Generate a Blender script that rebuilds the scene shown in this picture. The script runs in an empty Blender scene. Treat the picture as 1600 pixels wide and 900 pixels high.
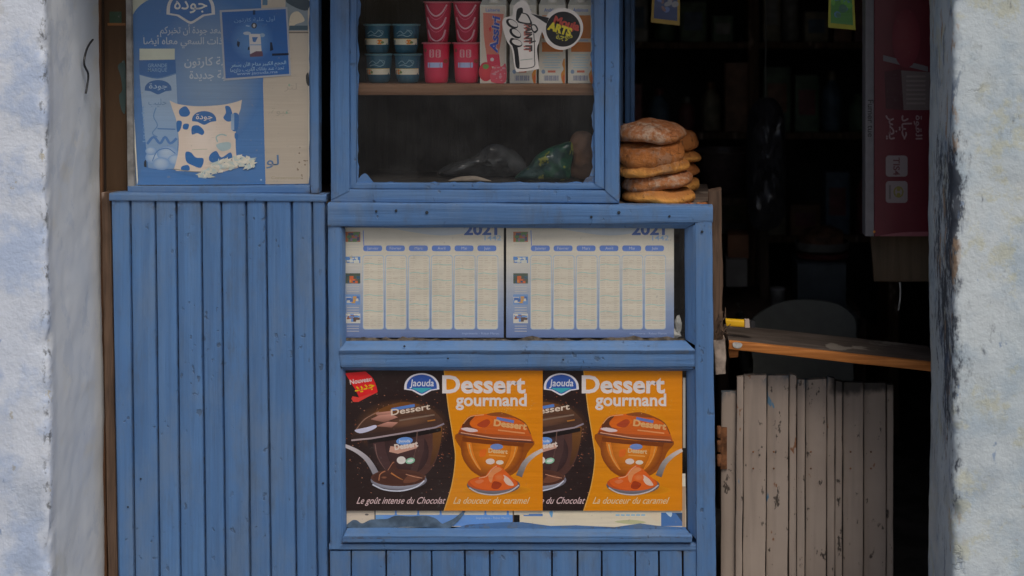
import bpy, bmesh, math, random
from math import sin, cos, pi, radians, sqrt
from mathutils import Vector, noise
from mathutils.geometry import tessellate_polygon
R = random.Random(11)
scene = bpy.context.scene
COL = scene.collection

# ------------------------------------------------------------------ camera
S = 0.0016            # metres per photograph pixel on the plane of the shop front (Y = 0)
D = 3.5               # camera distance to that plane
VX, VY = 1045, 30     # where the camera's axis meets the plane
XC, ZC = (VX-800)*S, 0.942+(450-VY)*S
cam = bpy.data.cameras.new('camera'); camo = bpy.data.objects.new('camera', cam); COL.objects.link(camo)
camo.location = (XC, -D, ZC); camo.rotation_euler = (radians(90), 0, 0)
cam.sensor_width = 36; cam.lens = 36*D/(1600*S)
cam.shift_x = (800-VX)/1600; cam.shift_y = (VY-450)/1600
cam.clip_end = 500; cam.clip_start = 0.05
cam.dof.use_dof = True; cam.dof.focus_distance = D; cam.dof.aperture_fstop = 2.2
scene.camera = camo

# ------------------------------------------------------------------ sky, sun, exposure
EL, AZ = 55, -27       # sun elevation; azimuth to the left of the viewer's back
w = bpy.data.worlds.new('World'); scene.world = w; w.use_nodes = True
nt = w.node_tree; bg = nt.nodes['Background']
sky = nt.nodes.new('ShaderNodeTexSky'); sky.sky_type = 'NISHITA'; sky.sun_disc = False
sky.sun_elevation = radians(EL); sky.sun_rotation = radians(180+AZ)
sky.air_density = 1.0; sky.dust_density = 4.0; sky.ozone_density = 1.0
nt.links.new(sky.outputs[0], bg.inputs[0]); bg.inputs[1].default_value = 0.085
sun = bpy.data.lights.new('sun', 'SUN'); sun.energy = 1.5; sun.angle = radians(24); sun.color = (1, .95, .88)
suno = bpy.data.objects.new('sun', sun); COL.objects.link(suno)
suno.rotation_euler = Vector((sin(radians(AZ))*cos(radians(EL)), cos(radians(AZ))*cos(radians(EL)), -sin(radians(EL)))).to_track_quat('-Z', 'Y').to_euler()
vs = scene.view_settings; vs.view_transform = 'Standard'; vs.look = 'None'; vs.gamma = 1; vs.exposure = -0.1
vs.use_curve_mapping = False
scene.render.engine = 'CYCLES'
scene.cycles.max_bounces = 5; scene.cycles.diffuse_bounces = 4; scene.cycles.transparent_max_bounces = 8; scene.cycles.use_adaptive_sampling = True; scene.cycles.adaptive_threshold = .025; scene.cycles.use_denoising = True

# ------------------------------------------------------------------ helpers
def P(px, py, Y=0.0):
    k = S*(D+Y)/D
    return Vector((XC+(px-VX)*k, Y, ZC-(py-VY)*k))
def lin(c): c /= 255; return c/12.92 if c <= .04045 else ((c+.055)/1.055)**2.4
def C(r, g, b, k=.62):
    c = [lin(v)/k for v in (r, g, b)]; m = max(1, max(c)/.85)
    return tuple(v/m for v in c)+(1,)
def setp(o, label=None, cat=None, group=None, kind=None):
    for a, v in (('label', label), ('category', cat), ('group', group), ('kind', kind)):
        if v: o[a] = v
    return o
def thing(name, label, cat, loc=(0, 0, 0), group=None):
    o = bpy.data.objects.new(name, None); COL.objects.link(o); o.empty_display_size = .05
    o.location = loc
    return setp(o, label, cat, group)
def wloc(o):
    v = Vector((0, 0, 0))
    while o: v = v+o.location; o = o.parent
    return v
def mk(name, V, F, mat, parent=None, smooth=40, cols=None):
    V = [Vector(v) for v in V]
    lo = Vector([min(v[i] for v in V) for i in range(3)]); hi = Vector([max(v[i] for v in V) for i in range(3)])
    c = Vector(((lo.x+hi.x)/2, (lo.y+hi.y)/2, lo.z))
    me = bpy.data.meshes.new(name); me.from_pydata([v-c for v in V], [], F); me.update()
    if cols:
        a = me.color_attributes.new('Col', 'FLOAT_COLOR', 'POINT')
        a.data.foreach_set('color', [x for q in cols for x in q])
    if smooth:
        me.polygons.foreach_set('use_smooth', [True]*len(me.polygons))
        me.set_sharp_from_angle(angle=radians(smooth))
    me.materials.append(mat)
    o = bpy.data.objects.new(name, me); COL.objects.link(o); o.parent = parent
    o.location = c-wloc(parent)
    return o
def fix(V, F):
    """outward normals"""
    bm = bmesh.new(); vs_ = [bm.verts.new(v) for v in V]
    for f in F:
        try: bm.faces.new([vs_[i] for i in f])
        except ValueError: pass
    bmesh.ops.recalc_face_normals(bm, faces=bm.faces)
    bm.verts.index_update()
    V = [v.co.copy() for v in bm.verts]; F = [[v.index for v in f.verts] for f in bm.faces]; bm.free()
    return V, F
def nz(v, s, seed=0): return noise.noise_vector(Vector((v[0]*s+seed*7.3, v[1]*s-seed*3.1, v[2]*s+seed*1.7)))
def sweep(name, A, B, dirn, thick, mat, parent, bev=.002, wob=.0006, seg=.03, seed=None, ws=9, endw=0):
    """a board: edge line A (list of 2 pts) and opposite edge line B, going back along dirn by thick"""
    if seed is None: seed = R.random()*50
    L = (A[1]-A[0]).length; n = max(2, int(L/seg)); V = []; F = []
    for i in range(n+1):
        t = i/n; a = A[0].lerp(A[1], t); b = B[0].lerp(B[1], t); u = (b-a).normalized(); W = (b-a).length
        if i in (0, n) and endw:
            j = endw*(R.random()-.5); ax = (A[1]-A[0]).normalized(); a = a+ax*j; b = b+ax*j
        bv = min(bev, W*.3, thick*.4)
        pr = [(0, thick), (0, bv), (.3*bv, .3*bv), (bv, 0), (W*.33, 0), (W*.67, 0), (W-bv, 0), (W-.3*bv, .3*bv), (W, bv), (W, thick)]
        for x, d in pr:
            p = a+u*x+dirn*d
            if wob: p = p+nz(p, ws, seed)*wob+nz(p, ws*5, seed)*wob*.35
            V.append(p)
    m = 10
    for i in range(n):
        for j in range(m):
            k = (j+1) % m; F.append((i*m+j, i*m+k, (i+1)*m+k, (i+1)*m+j))
    F.append(tuple(range(m))); F.append(tuple(n*m+j for j in reversed(range(m))))
    V, F = fix(V, F)
    return mk(name, V, F, mat, parent)
def board(name, q, Y, thick, mat, parent, horiz=None, **k):
    """q: (x0,y0,x1,y1) or four corners TL,TR,BR,BL in photograph pixels on the plane at depth Y"""
    if len(q) == 4 and not isinstance(q[0], tuple):
        x0, y0, x1, y1 = q; q = ((x0, y0), (x1, y0), (x1, y1), (x0, y1))
    c = [P(x, y, Y) for x, y in q]
    if horiz is None: horiz = (c[1]-c[0]).length > (c[3]-c[0]).length
    A, B = ((c[0], c[1]), (c[3], c[2])) if horiz else ((c[0], c[3]), (c[1], c[2]))
    return sweep(name, A, B, Vector((0, 1, 0)), thick, mat, parent, **k)
def box(name, lo, hi, mat, parent=None, bev=0, wob=0):
    lo, hi = Vector(lo), Vector(hi)
    if hi.x-lo.x > hi.z-lo.z:
        A = (Vector((lo.x, lo.y, lo.z)), Vector((hi.x, lo.y, lo.z))); B = (Vector((lo.x, lo.y, hi.z)), Vector((hi.x, lo.y, hi.z)))
    else:
        A = (Vector((lo.x, lo.y, lo.z)), Vector((lo.x, lo.y, hi.z))); B = (Vector((hi.x, lo.y, lo.z)), Vector((hi.x, lo.y, hi.z)))
    return sweep(name, A, B, Vector((0, 1, 0)), hi.y-lo.y, mat, parent, bev=bev or .001, wob=wob, seg=.1)
def lathe(name, prof, c, mat, parent=None, seg=28, wob=0, smooth=50, seed=0):
    V = []; F = []; n = len(prof); c = Vector(c)
    for r, z in prof:
        for j in range(seg):
            a = 2*pi*j/seg; p = c+Vector((r*cos(a), r*sin(a), z))
            if wob: p = p+nz(p, 14, seed)*wob*.7+nz(p, 40, seed)*wob*.22
            V.append(p)
    for i in range(n-1):
        for j in range(seg):
            k = (j+1) % seg; F.append((i*seg+j, i*seg+k, (i+1)*seg+k, (i+1)*seg+j))
    F.append(tuple(reversed(range(seg)))); F.append(tuple((n-1)*seg+j for j in range(seg)))
    return mk(name, V, F, mat, parent, smooth)
def tube(name, pts, r, mat, parent=None, seg=8):
    pts = [Vector(p) for p in pts]; V = []; F = []
    if not isinstance(r, (list, tuple)): r = [r]*len(pts)
    for i, p in enumerate(pts):
        t = (pts[min(i+1, len(pts)-1)]-pts[max(i-1, 0)]).normalized()
        a = t.cross(Vector((0, 1, 0)) if abs(t.y) < .9 else Vector((1, 0, 0))).normalized(); b = t.cross(a)
        for j in range(seg): V.append(p+(a*cos(2*pi*j/seg)+b*sin(2*pi*j/seg))*r[i])
    for i in range(len(pts)-1):
        for j in range(seg):
            k = (j+1) % seg; F.append((i*seg+j, i*seg+k, (i+1)*seg+k, (i+1)*seg+j))
    F.append(tuple(range(seg))); F.append(tuple((len(pts)-1)*seg+j for j in reversed(range(seg))))
    V, F = fix(V, F)
    return mk(name, V, F, mat, parent, 60)
def smoothline(pts, n=6):
    out = []
    for i in range(len(pts)-1):
        p0, p1, p2, p3 = pts[max(i-1, 0)], pts[i], pts[i+1], pts[min(i+2, len(pts)-1)]
        for k in range(n):
            t = k/n
            out.append(tuple(.5*(2*b+(c-a)*t+(2*a-5*b+4*c-d)*t*t+(-a+3*b-3*c+d)*t**3) for a, b, c, d in zip(p0, p1, p2, p3)))
    out.append(tuple(pts[-1])); return out
def closed(pts, n=5):
    m = len(pts); out = []
    for i in range(m):
        p0, p1, p2, p3 = pts[i-1], pts[i], pts[(i+1) % m], pts[(i+2) % m]
        for k in range(n):
            t = k/n
            out.append(tuple(.5*(2*b+(c-a)*t+(2*a-5*b+4*c-d)*t*t+(-a+3*b-3*c+d)*t**3) for a, b, c, d in zip(p0, p1, p2, p3)))
    return out

# ------------------------------------------------------------------ materials
class M:
    def __init__(s, name, rough=.6, spec=.3):
        s.m = bpy.data.materials.new(name); s.m.use_nodes = True; s.t = s.m.node_tree; s.b = s.t.nodes['Principled BSDF']
        s.b.inputs['Roughness'].default_value = rough; s.b.inputs['Specular IOR Level'].default_value = spec
        s.geo = s.t.nodes.new('ShaderNodeNewGeometry')
    def L(s, a, b): s.t.links.new(a, b)
    def pos(s, sc=(1, 1, 1), off=(0, 0, 0)):
        n = s.t.nodes.new('ShaderNodeMapping'); n.inputs['Scale'].default_value = sc; n.inputs['Location'].default_value = off
        s.L(s.geo.outputs['Position'], n.inputs['Vector']); return n.outputs[0]
    def noise(s, sc, det=4, st=(1, 1, 1), rough=.55, off=(0, 0, 0), dist=0):
        det = min(det, max(2, int(math.log2(700/(sc*max(st))))))
        n = s.t.nodes.new('ShaderNodeTexNoise'); n.inputs['Scale'].default_value = sc; n.inputs['Detail'].default_value = det
        n.inputs['Roughness'].default_value = rough; n.inputs['Distortion'].default_value = dist
        s.L(s.pos(st, off), n.inputs['Vector']); return n.outputs['Fac']
    def vor(s, sc, feat='DISTANCE_TO_EDGE', st=(1, 1, 1), warp=0):
        n = s.t.nodes.new('ShaderNodeTexVoronoi'); n.feature = feat; n.inputs['Scale'].default_value = sc
        s.L(s.pos(st), n.inputs['Vector']); return n.outputs[0]
    def ramp(s, f, a, b, lo=0, hi=1):
        n = s.t.nodes.new('ShaderNodeMapRange'); n.interpolation_type = 'SMOOTHSTEP'
        for i, v in zip(('From Min', 'From Max', 'To Min', 'To Max'), (a, b, lo, hi)): n.inputs[i].default_value = v
        s.L(f, n.inputs['Value']); return n.outputs[0]
    def math(s, op, a, b=None):
        n = s.t.nodes.new('ShaderNodeMath'); n.operation = op; n.use_clamp = op in ('ADD', 'MULTIPLY')
        for i, v in enumerate((a, b)):
            if v is None: continue
            if isinstance(v, (int, float)): n.inputs[i].default_value = v
            else: s.L(v, n.inputs[i])
        return n.outputs[0]
    def mix(s, f, a, b, mode='MIX'):
        n = s.t.nodes.new('ShaderNodeMix'); n.data_type = 'RGBA'; n.blend_type = mode
        for i, v in ((0, f), (6, a), (7, b)):
            if isinstance(v, (int, float)): n.inputs[i].default_value = v
            elif isinstance(v, tuple): n.inputs[i].default_value = v if len(v) == 4 else v+(1,)
            else: s.L(v, n.inputs[i])
        return n.outputs[2]
    def axis(s, i):
        n = s.t.nodes.new('ShaderNodeSeparateXYZ'); s.L(s.geo.outputs['Position'], n.inputs[0]); return n.outputs[i]
    def rnd(s): return s.t.nodes.new('ShaderNodeObjectInfo').outputs['Random']
    def col(s, c):
        if isinstance(c, tuple): s.b.inputs['Base Color'].default_value = c if len(c) == 4 else c+(1,)
        else: s.L(c, s.b.inputs['Base Color'])
        return s
    def bump(s, h, dist=.002, st=.6):
        n = s.t.nodes.new('ShaderNodeBump'); n.inputs['Distance'].default_value = dist; n.inputs['Strength'].default_value = st
        s.L(h, n.inputs['Height']); s.L(n.outputs[0], s.b.inputs['Normal']); return s
    def rough(s, v): s.L(v, s.b.inputs['Roughness']); return s
def blue_paint(name, st, k=1.0):
    m = M(name, .5, .35)
    a = m.noise(2.3, 6, (1, 1, 1)); g = m.noise(1, 5, st, .65); f = m.noise(38, 4); r = m.rnd()
    c = m.mix(m.ramp(a, .3, .7), (.084*k, .195*k, .425*k), (.110*k, .245*k, .50*k))
    c = m.mix(m.ramp(g, .35, .70, 0, .7), c, (.075*k, .15*k, .30*k)); c = m.mix(m.ramp(m.noise(1, 4, tuple(x*.4 for x in st), .6, (1, 9, 9)), .5, .7, 0, .5), c, (.15*k, .27*k, .48*k))
    c = m.mix(m.ramp(m.noise(7, 6, (1, 1, .45), .7, (3, 1, 2)), .44, .68, 0, .75), c, (.155*k, .225*k, .34*k))   # chalky fading
    c = m.mix(m.ramp(m.noise(11, 5, (1, 1, .3), .75, (9, 4, 2)), .50, .72, 0, .65), c, (.10, .125, .155))      # grime
    chip = m.math('MULTIPLY', m.ramp(m.noise(62, 4, (1, 1, .7)), .62, .68), m.ramp(m.noise(7, 3, off=(5, 5, 5)), .50, .60))
    c = m.mix(m.math('MULTIPLY', chip, .75), c, (.07, .095, .13))
    c = m.mix(.25, c, m.mix(r, (.09*k, .18*k, .35*k), (.13*k, .26*k, .49*k)))
    wear = m.math('MULTIPLY', m.ramp(m.geo.outputs['Pointiness'], .53, .60), m.ramp(m.noise(26, 5, rough=.75, off=(8, 2, 6)), .50, .58))
    c = m.mix(m.math('MULTIPLY', wear, .7), c, m.mix(m.ramp(m.noise(12, 2), .45, .55), (.16, .20, .25), (.09, .08, .075)))
    m.col(c)
    h = m.math('ADD', m.math('MULTIPLY', m.noise(1, 4, tuple(x*2 for x in st), .6), .6), m.math('MULTIPLY', f, .25))
    h = m.math('SUBTRACT', h, m.math('MULTIPLY', chip, .5))
    m.bump(h, .004, .7); m.rough(m.ramp(f, .3, .7, .38, .62))
    return m.m
BV = blue_paint('blue_paint_vertical', (55, 55, 2.2))
BH = blue_paint('blue_paint_horizontal', (2.2, 55, 55))
def plain(name, c, rough=.6, spec=.3, var=.25, sc=30, bump=.0):
    m = M(name, rough, spec); n = m.noise(sc, 5)
    d = tuple(x*(1-var) for x in c[:3])+(1,); e = tuple(min(.9, x*(1+var)) for x in c[:3])+(1,)
    m.col(m.mix(m.ramp(n, .3, .7), d, e))
    if bump: m.bump(n, bump, .6)
    return m.m
def wood(name, c1, c2, st, rough=.65, extra=None, bump=.0015):
    m = M(name, rough, .25); g = m.noise(1, 6, st, .65, dist=.4); b = m.noise(4, 5)
    c = m.mix(m.ramp(g, .3, .7), c1, c2); c = m.mix(m.ramp(b, .5, .75, 0, .5), c, tuple(x*.5 for x in c1[:3])+(1,))
    if extra:
        f = m.math('MULTIPLY', m.ramp(m.noise(extra[1], 4, extra[3] if len(extra) > 3 else (1, 1, 1)), extra[2], extra[2]+.05), 1)
        c = m.mix(f, c, extra[0])
    m.col(c); m.bump(g, bump, .7); return m.m
WOOD_SHELF = wood('shelf_wood', (.17, .085, .045), (.27, .15, .085), (3, 60, 90))
WOOD_ORANGE = wood('fresh_cut_wood_edge', (.34, .115, .025), (.54, .20, .05), (4, 60, 90), .55, ((.1, .05, .03, 1), 14, .63))
WOOD_GREY = wood('worn_board', (.12, .085, .065), (.23, .175, .14), (5, 60, 60), .75, ((.33, .27, .22, 1), 9, .62))
WOOD_TOP = wood('greasy_board_top', (.06, .045, .036), (.12, .095, .08), (5, 60, 60), .6, ((.2, .17, .14, 1), 9, .62))
WOOD_RAW = wood('raw_post_wood', (.08, .05, .034), (.17, .105, .068), (60, 60, 4), .8, ((.34, .25, .2, 1), 22, .64, (1, 1, .25)))
WOOD_DARK = wood('dark_old_wood', (.035, .024, .018), (.075, .05, .036), (60, 60, 4), .8)
CARD = wood('brown_card', (.085, .048, .026), (.11, .064, .034), (10, 10, 2), .85)
def wall_mat(name, kind):
    m = M(name, .9, .1)
    big = m.noise(1.7, 6, rough=.6); mid = m.noise(7, 7, rough=.65, off=(2, 7, 1)); fine = m.noise(60, 6, rough=.7); z = m.axis(2); y = m.axis(1); x = m.axis(0)
    if kind == 'l':
        c = m.mix(m.ramp(big, .35, .65), (.66, .73, .85), (.74, .79, .87))
        c = m.mix(m.ramp(mid, .47, .64, 0, .8), c, (.47, .58, .79))
        c = m.mix(m.ramp(m.noise(4, 6, (1, 1, .35), .6, (8, 8, 1)), .55, .72, 0, .45), c, (.56, .56, .54))
        # jamb coloured paler and greyer than the street face, offsetting its weaker light
        j = m.ramp(y, -.295, -.27)
        jc = m.mix(m.ramp(big, .35, .65), (.80, .81, .80), (.72, .76, .80))
        jc = m.mix(m.ramp(mid, .5, .7, 0, .5), jc, (.66, .71, .80)); jc = m.mix(m.ramp(m.noise(6, 5, off=(3, 1, 7)), .56, .7, 0, .5), jc, (.76, .72, .62))
        c = m.mix(j, c, jc)
    else:
        c = m.mix(m.ramp(big, .35, .65), (.54, .62, .66), (.65, .71, .73))
        c = m.mix(m.ramp(mid, .46, .64, 0, .75), c, (.43, .53, .61))
        c = m.mix(m.ramp(m.noise(9, 6, rough=.7, off=(1, 1, 9)), .54, .64, 0, .6), c, (.58, .58, .42))
        c = m.mix(m.ramp(m.noise(14, 5, rough=.7, off=(4, 1, 3)), .665, .72, 0, .8), c, (.52, .34, .22))
    calm = m.ramp(y, -.295, -.25, 1, .25) if kind == 'l' else m.ramp(y, -.295, -.25, 1, .8)
    # flaking and pits
    fl = m.ramp(m.noise(6.5, 6, (1, 1, .8), .66, (11, 2, 4)), .57, .61); fl2 = m.ramp(m.noise(3.1, 6, (1, 1, .7), .66, (2, 12, 4)), .575, .61)
    c = m.mix(m.math('MULTIPLY', fl, .3), c, (.50, .57, .68) if kind == 'l' else (.46, .50, .47)); c = m.mix(m.math('MULTIPLY', fl2, .45), c, (.66, .67, .64))
    c = m.mix(m.math('MULTIPLY', m.ramp(m.noise(34, 4, (1, 1, .8), .7, (3, 3, 3)), .69, .735), m.math('MULTIPLY', calm, .6)), c, (.24, .26, .28))
    c = m.mix(m.math('MULTIPLY', m.ramp(m.noise(21, 5, (1, 1, .8), .7, (6, 3, 3)), .69, .72), m.math('MULTIPLY', calm, .6)), c, (.45, .39, .25))
    c = m.mix(m.math('MULTIPLY', m.ramp(m.noise(26, 4, (1, 1, .6), .6, (9, 9, 3)), .68, .72), m.math('MULTIPLY', calm, .6)), c, (.12, .22, .42))
    ci = m.math('ABSOLUTE', m.math('SUBTRACT', m.noise(2.6, 6, (1, 1, 1.3), .55, (4, 4, 1)), .5)); cm = m.ramp(m.noise(3.7, 3, off=(1, 5, 2)), .57, .64)
    cr = m.math('MULTIPLY', m.math('MULTIPLY', m.ramp(ci, 0, .003, 1, 0), cm), calm)
    c = m.mix(m.math('MULTIPLY', cr, .3), c, (.25, .25, .25))
    low = m.math('MULTIPLY', m.ramp(z, 1.0, .3), m.ramp(m.noise(5, 7, rough=.7, off=(6, 1, 1)), .45, .66)); c = m.mix(m.math('MULTIPLY', low, m.math('MULTIPLY', calm, .5)), c, (.34, .42, .56) if kind == 'l' else (.33, .38, .44))
    if kind == 'r':
        # black scuffing where shoulders and carts rub the corner
        ex = P(1489, 0, -.3).x
        d = m.math('ABSOLUTE', m.math('SUBTRACT', x, ex-.012))
        near = m.math('MULTIPLY', m.ramp(d, .010, .060, 1, 0), m.ramp(y, -.24, .0, 1, .45))
        zz = m.math('MULTIPLY', m.ramp(z, .62, .95), m.ramp(z, 1.42, 1.25))
        zz2 = m.math('MULTIPLY', m.ramp(z, .2, .5, .25, .6), m.ramp(z, 1.42, 1.25))
        rub = m.math('MULTIPLY', near, m.math('ADD', zz, zz2))
        n1 = m.math('MULTIPLY', m.noise(11, 6, (1, 1, .5), .7, (7, 2, 2)), .55); n2 = m.math('MULTIPLY', m.noise(46, 7, (1.4, 1.4, .6), .8, (2, 7, 5)), .45)
        n = m.math('ADD', m.math('ADD', n1, n2), m.math('MULTIPLY', rub, .20))
        c = m.mix(m.ramp(n, .58, .70, 0, .55), c, (.13, .15, .18)); c = m.mix(m.ramp(n, .64, .72, 0, .85), c, (.045, .052, .07))
        c = m.mix(m.math('MULTIPLY', m.ramp(m.noise(30, 5, (1, 1, .3), .7), .56, .64), m.math('MULTIPLY', near, .7)), c, (.12, .17, .27))
        c = m.mix(m.math('MULTIPLY', m.ramp(m.noise(16, 5, (1, 1, .35), .7, (2, 9, 2)), .58, .64), m.ramp(d, .01, .045, .8, 0)), c, (.42, .28, .17))
    else:
        ex = P(74, 0, -.3).x; d = m.math('ABSOLUTE', m.math('SUBTRACT', m.math('ADD', x, 0), 0)) if 0 else None
        px_ = m.math('SUBTRACT', x, ex); px_ = m.math('ADD', px_, 0) if 0 else px_
        sh_ = m.t.nodes.new('ShaderNodeMath'); sh_.operation = 'MULTIPLY_ADD'; m.L(z, sh_.inputs[0]); sh_.inputs[1].default_value = .012; sh_.inputs[2].default_value = -.94*.012
        e2 = m.t.nodes.new('ShaderNodeMath'); e2.operation = 'ADD'; m.L(px_, e2.inputs[0]); m.L(sh_.outputs[0], e2.inputs[1])
        ed = m.math('MULTIPLY', m.ramp(m.math('ABSOLUTE', e2.outputs[0]), .004, .02, 1, 0), m.ramp(y, -.292, -.275, 1, 0))
        c = m.mix(m.math('MULTIPLY', ed, m.ramp(m.noise(40, 5, (1, 1, .6), .75, (1, 4, 8)), .52, .62, 0, .85)), c, (.15, .16, .17))
        c = m.mix(m.math('MULTIPLY', ed, m.ramp(m.noise(33, 5, (1, 1, .6), .75, (5, 4, 8)), .60, .66, 0, .8)), c, (.48, .42, .26))
    m.col(c)
    h = m.math('ADD', m.math('MULTIPLY', mid, .45), m.math('MULTIPLY', fine, .24)); h = m.math('SUBTRACT', m.math('ADD', h, .2), m.math('ADD', m.math('MULTIPLY', fl, .05), m.math('MULTIPLY', fl2, .05))); h = m.math('SUBTRACT', h, m.math('MULTIPLY', cr, .12))
    h = m.math('MULTIPLY', h, calm) if kind == 'l' else h
    m.bump(h, .011, .9); return m.m
WALL_L = wall_mat('limewash_left', 'l'); WALL_R = wall_mat('limewash_right', 'r')
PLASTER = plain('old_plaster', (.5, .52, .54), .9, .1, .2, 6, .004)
DARKWALL = plain('darkened_room_plaster', (.09, .09, .095), .95, .05, .4, 4)  # base colour kept very dark so the room behind reads as unlit
FLOORM = plain('worn_concrete', (.09, .085, .08), .9, .1, .3, 8, .003)
PAVE = plain('street_concrete', (.22, .21, .20), .9, .1, .25, 5, .004)
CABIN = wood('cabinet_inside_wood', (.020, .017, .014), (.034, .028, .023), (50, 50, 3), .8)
BEIGE = None
def beige():
    m = M('beige_door_paint', .6, .3); n = m.noise(3, 6); f = m.noise(45, 5); z = m.axis(2); x = m.axis(0)
    c = m.mix(m.ramp(n, .3, .7), (.315, .25, .205), (.395, .32, .265))
    c = m.mix(m.ramp(m.noise(1, 5, (40, 40, 2)), .45, .75, 0, .5), c, (.2, .16, .135))
    c = m.mix(m.ramp(m.noise(42, 5, (1, 1, .5), .7), .62, .67), c, (.07, .055, .045)); c = m.mix(m.math('MULTIPLY', m.ramp(m.geo.outputs['Pointiness'], .53, .6), m.ramp(m.noise(30, 5, (1, 1, .5), .7, (6, 6, 6)), .5, .56)), c, (.10, .12, .14))
    c = m.mix(m.ramp(m.noise(15, 4, (1, 1, .35), .6, (4, 4, 4)), .67, .69), c, (.10, .20, .30))
    c = m.mix(m.ramp(m.noise(21, 4, (1, 1, .5), .6, (1, 8, 4)), .66, .69), c, (.22, .10, .05))
    # greasy hand soot along the worn top of the far boards
    s = m.math('MULTIPLY', m.ramp(z, .57, .65), m.ramp(x, P(1270, 0, .2).x, P(1325, 0, .2).x))
    s = m.math('ADD', m.math('MULTIPLY', s, .4), m.math('MULTIPLY', m.noise(18, 5, (1, 1, .5)), .6))
    c = m.mix(m.ramp(s, .44, .60, 0, .92), c, (.03, .026, .024))
    m.col(c); m.bump(m.math('ADD', m.math('MULTIPLY', f, .5), m.math('MULTIPLY', n, .3)), .002, .6); return m.m
BEIGE = beige()
def print_mat(name, rough=.45, spec=.35, grime=.25):
    m = M(name, rough, spec); a = m.t.nodes.new('ShaderNodeAttribute'); a.attribute_name = 'Col'
    c = m.mix(m.ramp(m.noise(5, 6, rough=.7), .45, .8, 0, grime), a.outputs['Color'], (.20, .19, .17))
    c = m.mix(m.ramp(m.noise(90, 3), .66, .74, 0, grime*1.3), c, (.33, .32, .30))
    c = m.mix(m.ramp(m.noise(2.2, 4, off=(3, 3, 3)), .4, .7, 0, grime*.6), c, (.30, .29, .28)); m.col(c); m.bump(m.math('ADD', m.math('MULTIPLY', m.noise(5, 3), .5), m.math('MULTIPLY', m.noise(3, 3, (.5, 1, 9), .6), .5)), .010, .5); return m.m
PRINT = print_mat('printed_paper'); PRINT_GLOSS = print_mat('printed_plastic', .28, .5, .12); PRINT_CLEAN = print_mat('glossy_poster_print', .32, .45, .07)
PAPER = plain('paper', C(200, 192, 176), .7, .2, .12, 20)
GLASS = bpy.data.materials.new('window_glass'); GLASS.use_nodes = True
_t = GLASS.node_tree; _t.nodes.clear(); _o = _t.nodes.new('ShaderNodeOutputMaterial'); _m = _t.nodes.new('ShaderNodeMixShader')
_a = _t.nodes.new('ShaderNodeBsdfTransparent'); _a.inputs[0].default_value = (.99, .992, .99, 1); _g = _t.nodes.new('ShaderNodeBsdfGlossy'); _g.inputs['Roughness'].default_value = .03
_lw = _t.nodes.new('ShaderNodeLayerWeight'); _lw.inputs[0].default_value = .5; _pw = _t.nodes.new('ShaderNodeMath'); _pw.operation = 'POWER'; _pw.inputs[1].default_value = 5; _t.links.new(_lw.outputs['Facing'], _pw.inputs[0])
_f = _t.nodes.new('ShaderNodeMath'); _f.operation = 'MULTIPLY_ADD'; _f.inputs[1].default_value = .9; _f.inputs[2].default_value = .03; _t.links.new(_pw.outputs[0], _f.inputs[0])
_t.links.new(_f.outputs[0], _m.inputs[0]); _t.links.new(_a.outputs[0], _m.inputs[1]); _t.links.new(_g.outputs[0], _m.inputs[2]); _d = _t.nodes.new('ShaderNodeBsdfDiffuse'); _d.inputs[0].default_value = (.6, .6, .58, 1); _n = _t.nodes.new('ShaderNodeTexNoise'); _n.inputs['Scale'].default_value = 9; _n.inputs['Detail'].default_value = 7; _n.inputs['Roughness'].default_value = .7
_gp = _t.nodes.new('ShaderNodeNewGeometry'); _t.links.new(_gp.outputs['Position'], _n.inputs['Vector']); _r = _t.nodes.new('ShaderNodeMapRange'); _r.inputs['From Min'].default_value = .42; _r.inputs['From Max'].default_value = .75; _r.inputs['To Min'].default_value = .0; _r.inputs['To Max'].default_value = .02; _t.links.new(_n.outputs['Fac'], _r.inputs['Value'])
_m2 = _t.nodes.new('ShaderNodeMixShader'); _t.links.new(_r.outputs[0], _m2.inputs[0]); _t.links.new(_m.outputs[0], _m2.inputs[1]); _t.links.new(_d.outputs[0], _m2.inputs[2]); _t.links.new(_m2.outputs[0], _o.inputs[0])
BLACKP = plain('black_plastic', (.02, .02, .022), .35, .5, .2)
RUST = plain('rusty_iron', (.17, .07, .03), .8, .3, .5, 60, .001)

# ------------------------------------------------------------------ flat print
ISO = {'ا': 0xFE8D, 'أ': 0xFE83, 'إ': 0xFE87, 'آ': 0xFE81, 'ب': 0xFE8F, 'ة': 0xFE93, 'ت': 0xFE95, 'ث': 0xFE99, 'ج': 0xFE9D, 'ح': 0xFEA1, 'خ': 0xFEA5, 'د': 0xFEA9, 'ذ': 0xFEAB,
       'ر': 0xFEAD, 'ز': 0xFEAF, 'س': 0xFEB1, 'ش': 0xFEB5, 'ص': 0xFEB9, 'ض': 0xFEBD, 'ط': 0xFEC1, 'ظ': 0xFEC5, 'ع': 0xFEC9, 'غ': 0xFECD, 'ف': 0xFED1, 'ق': 0xFED5, 'ك': 0xFED9,
       'ل': 0xFEDD, 'م': 0xFEE1, 'ن': 0xFEE5, 'ه': 0xFEE9, 'و': 0xFEED, 'ى': 0xFEEF, 'ي': 0xFEF1}
NOJOIN = set('اأإآدذرزوةى')
def arab(s):
    out = []
    for i, ch in enumerate(s):
        if ch not in ISO: out.append(ch); continue
        p = i > 0 and s[i-1] in ISO and s[i-1] not in NOJOIN
        n = i+1 < len(s) and s[i+1] in ISO and ch not in NOJOIN
        out.append(chr(ISO[ch]+(3 if p and n else 1 if p else 2 if n else 0)))
    return ''.join(reversed(out))
_tc = {}
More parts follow.
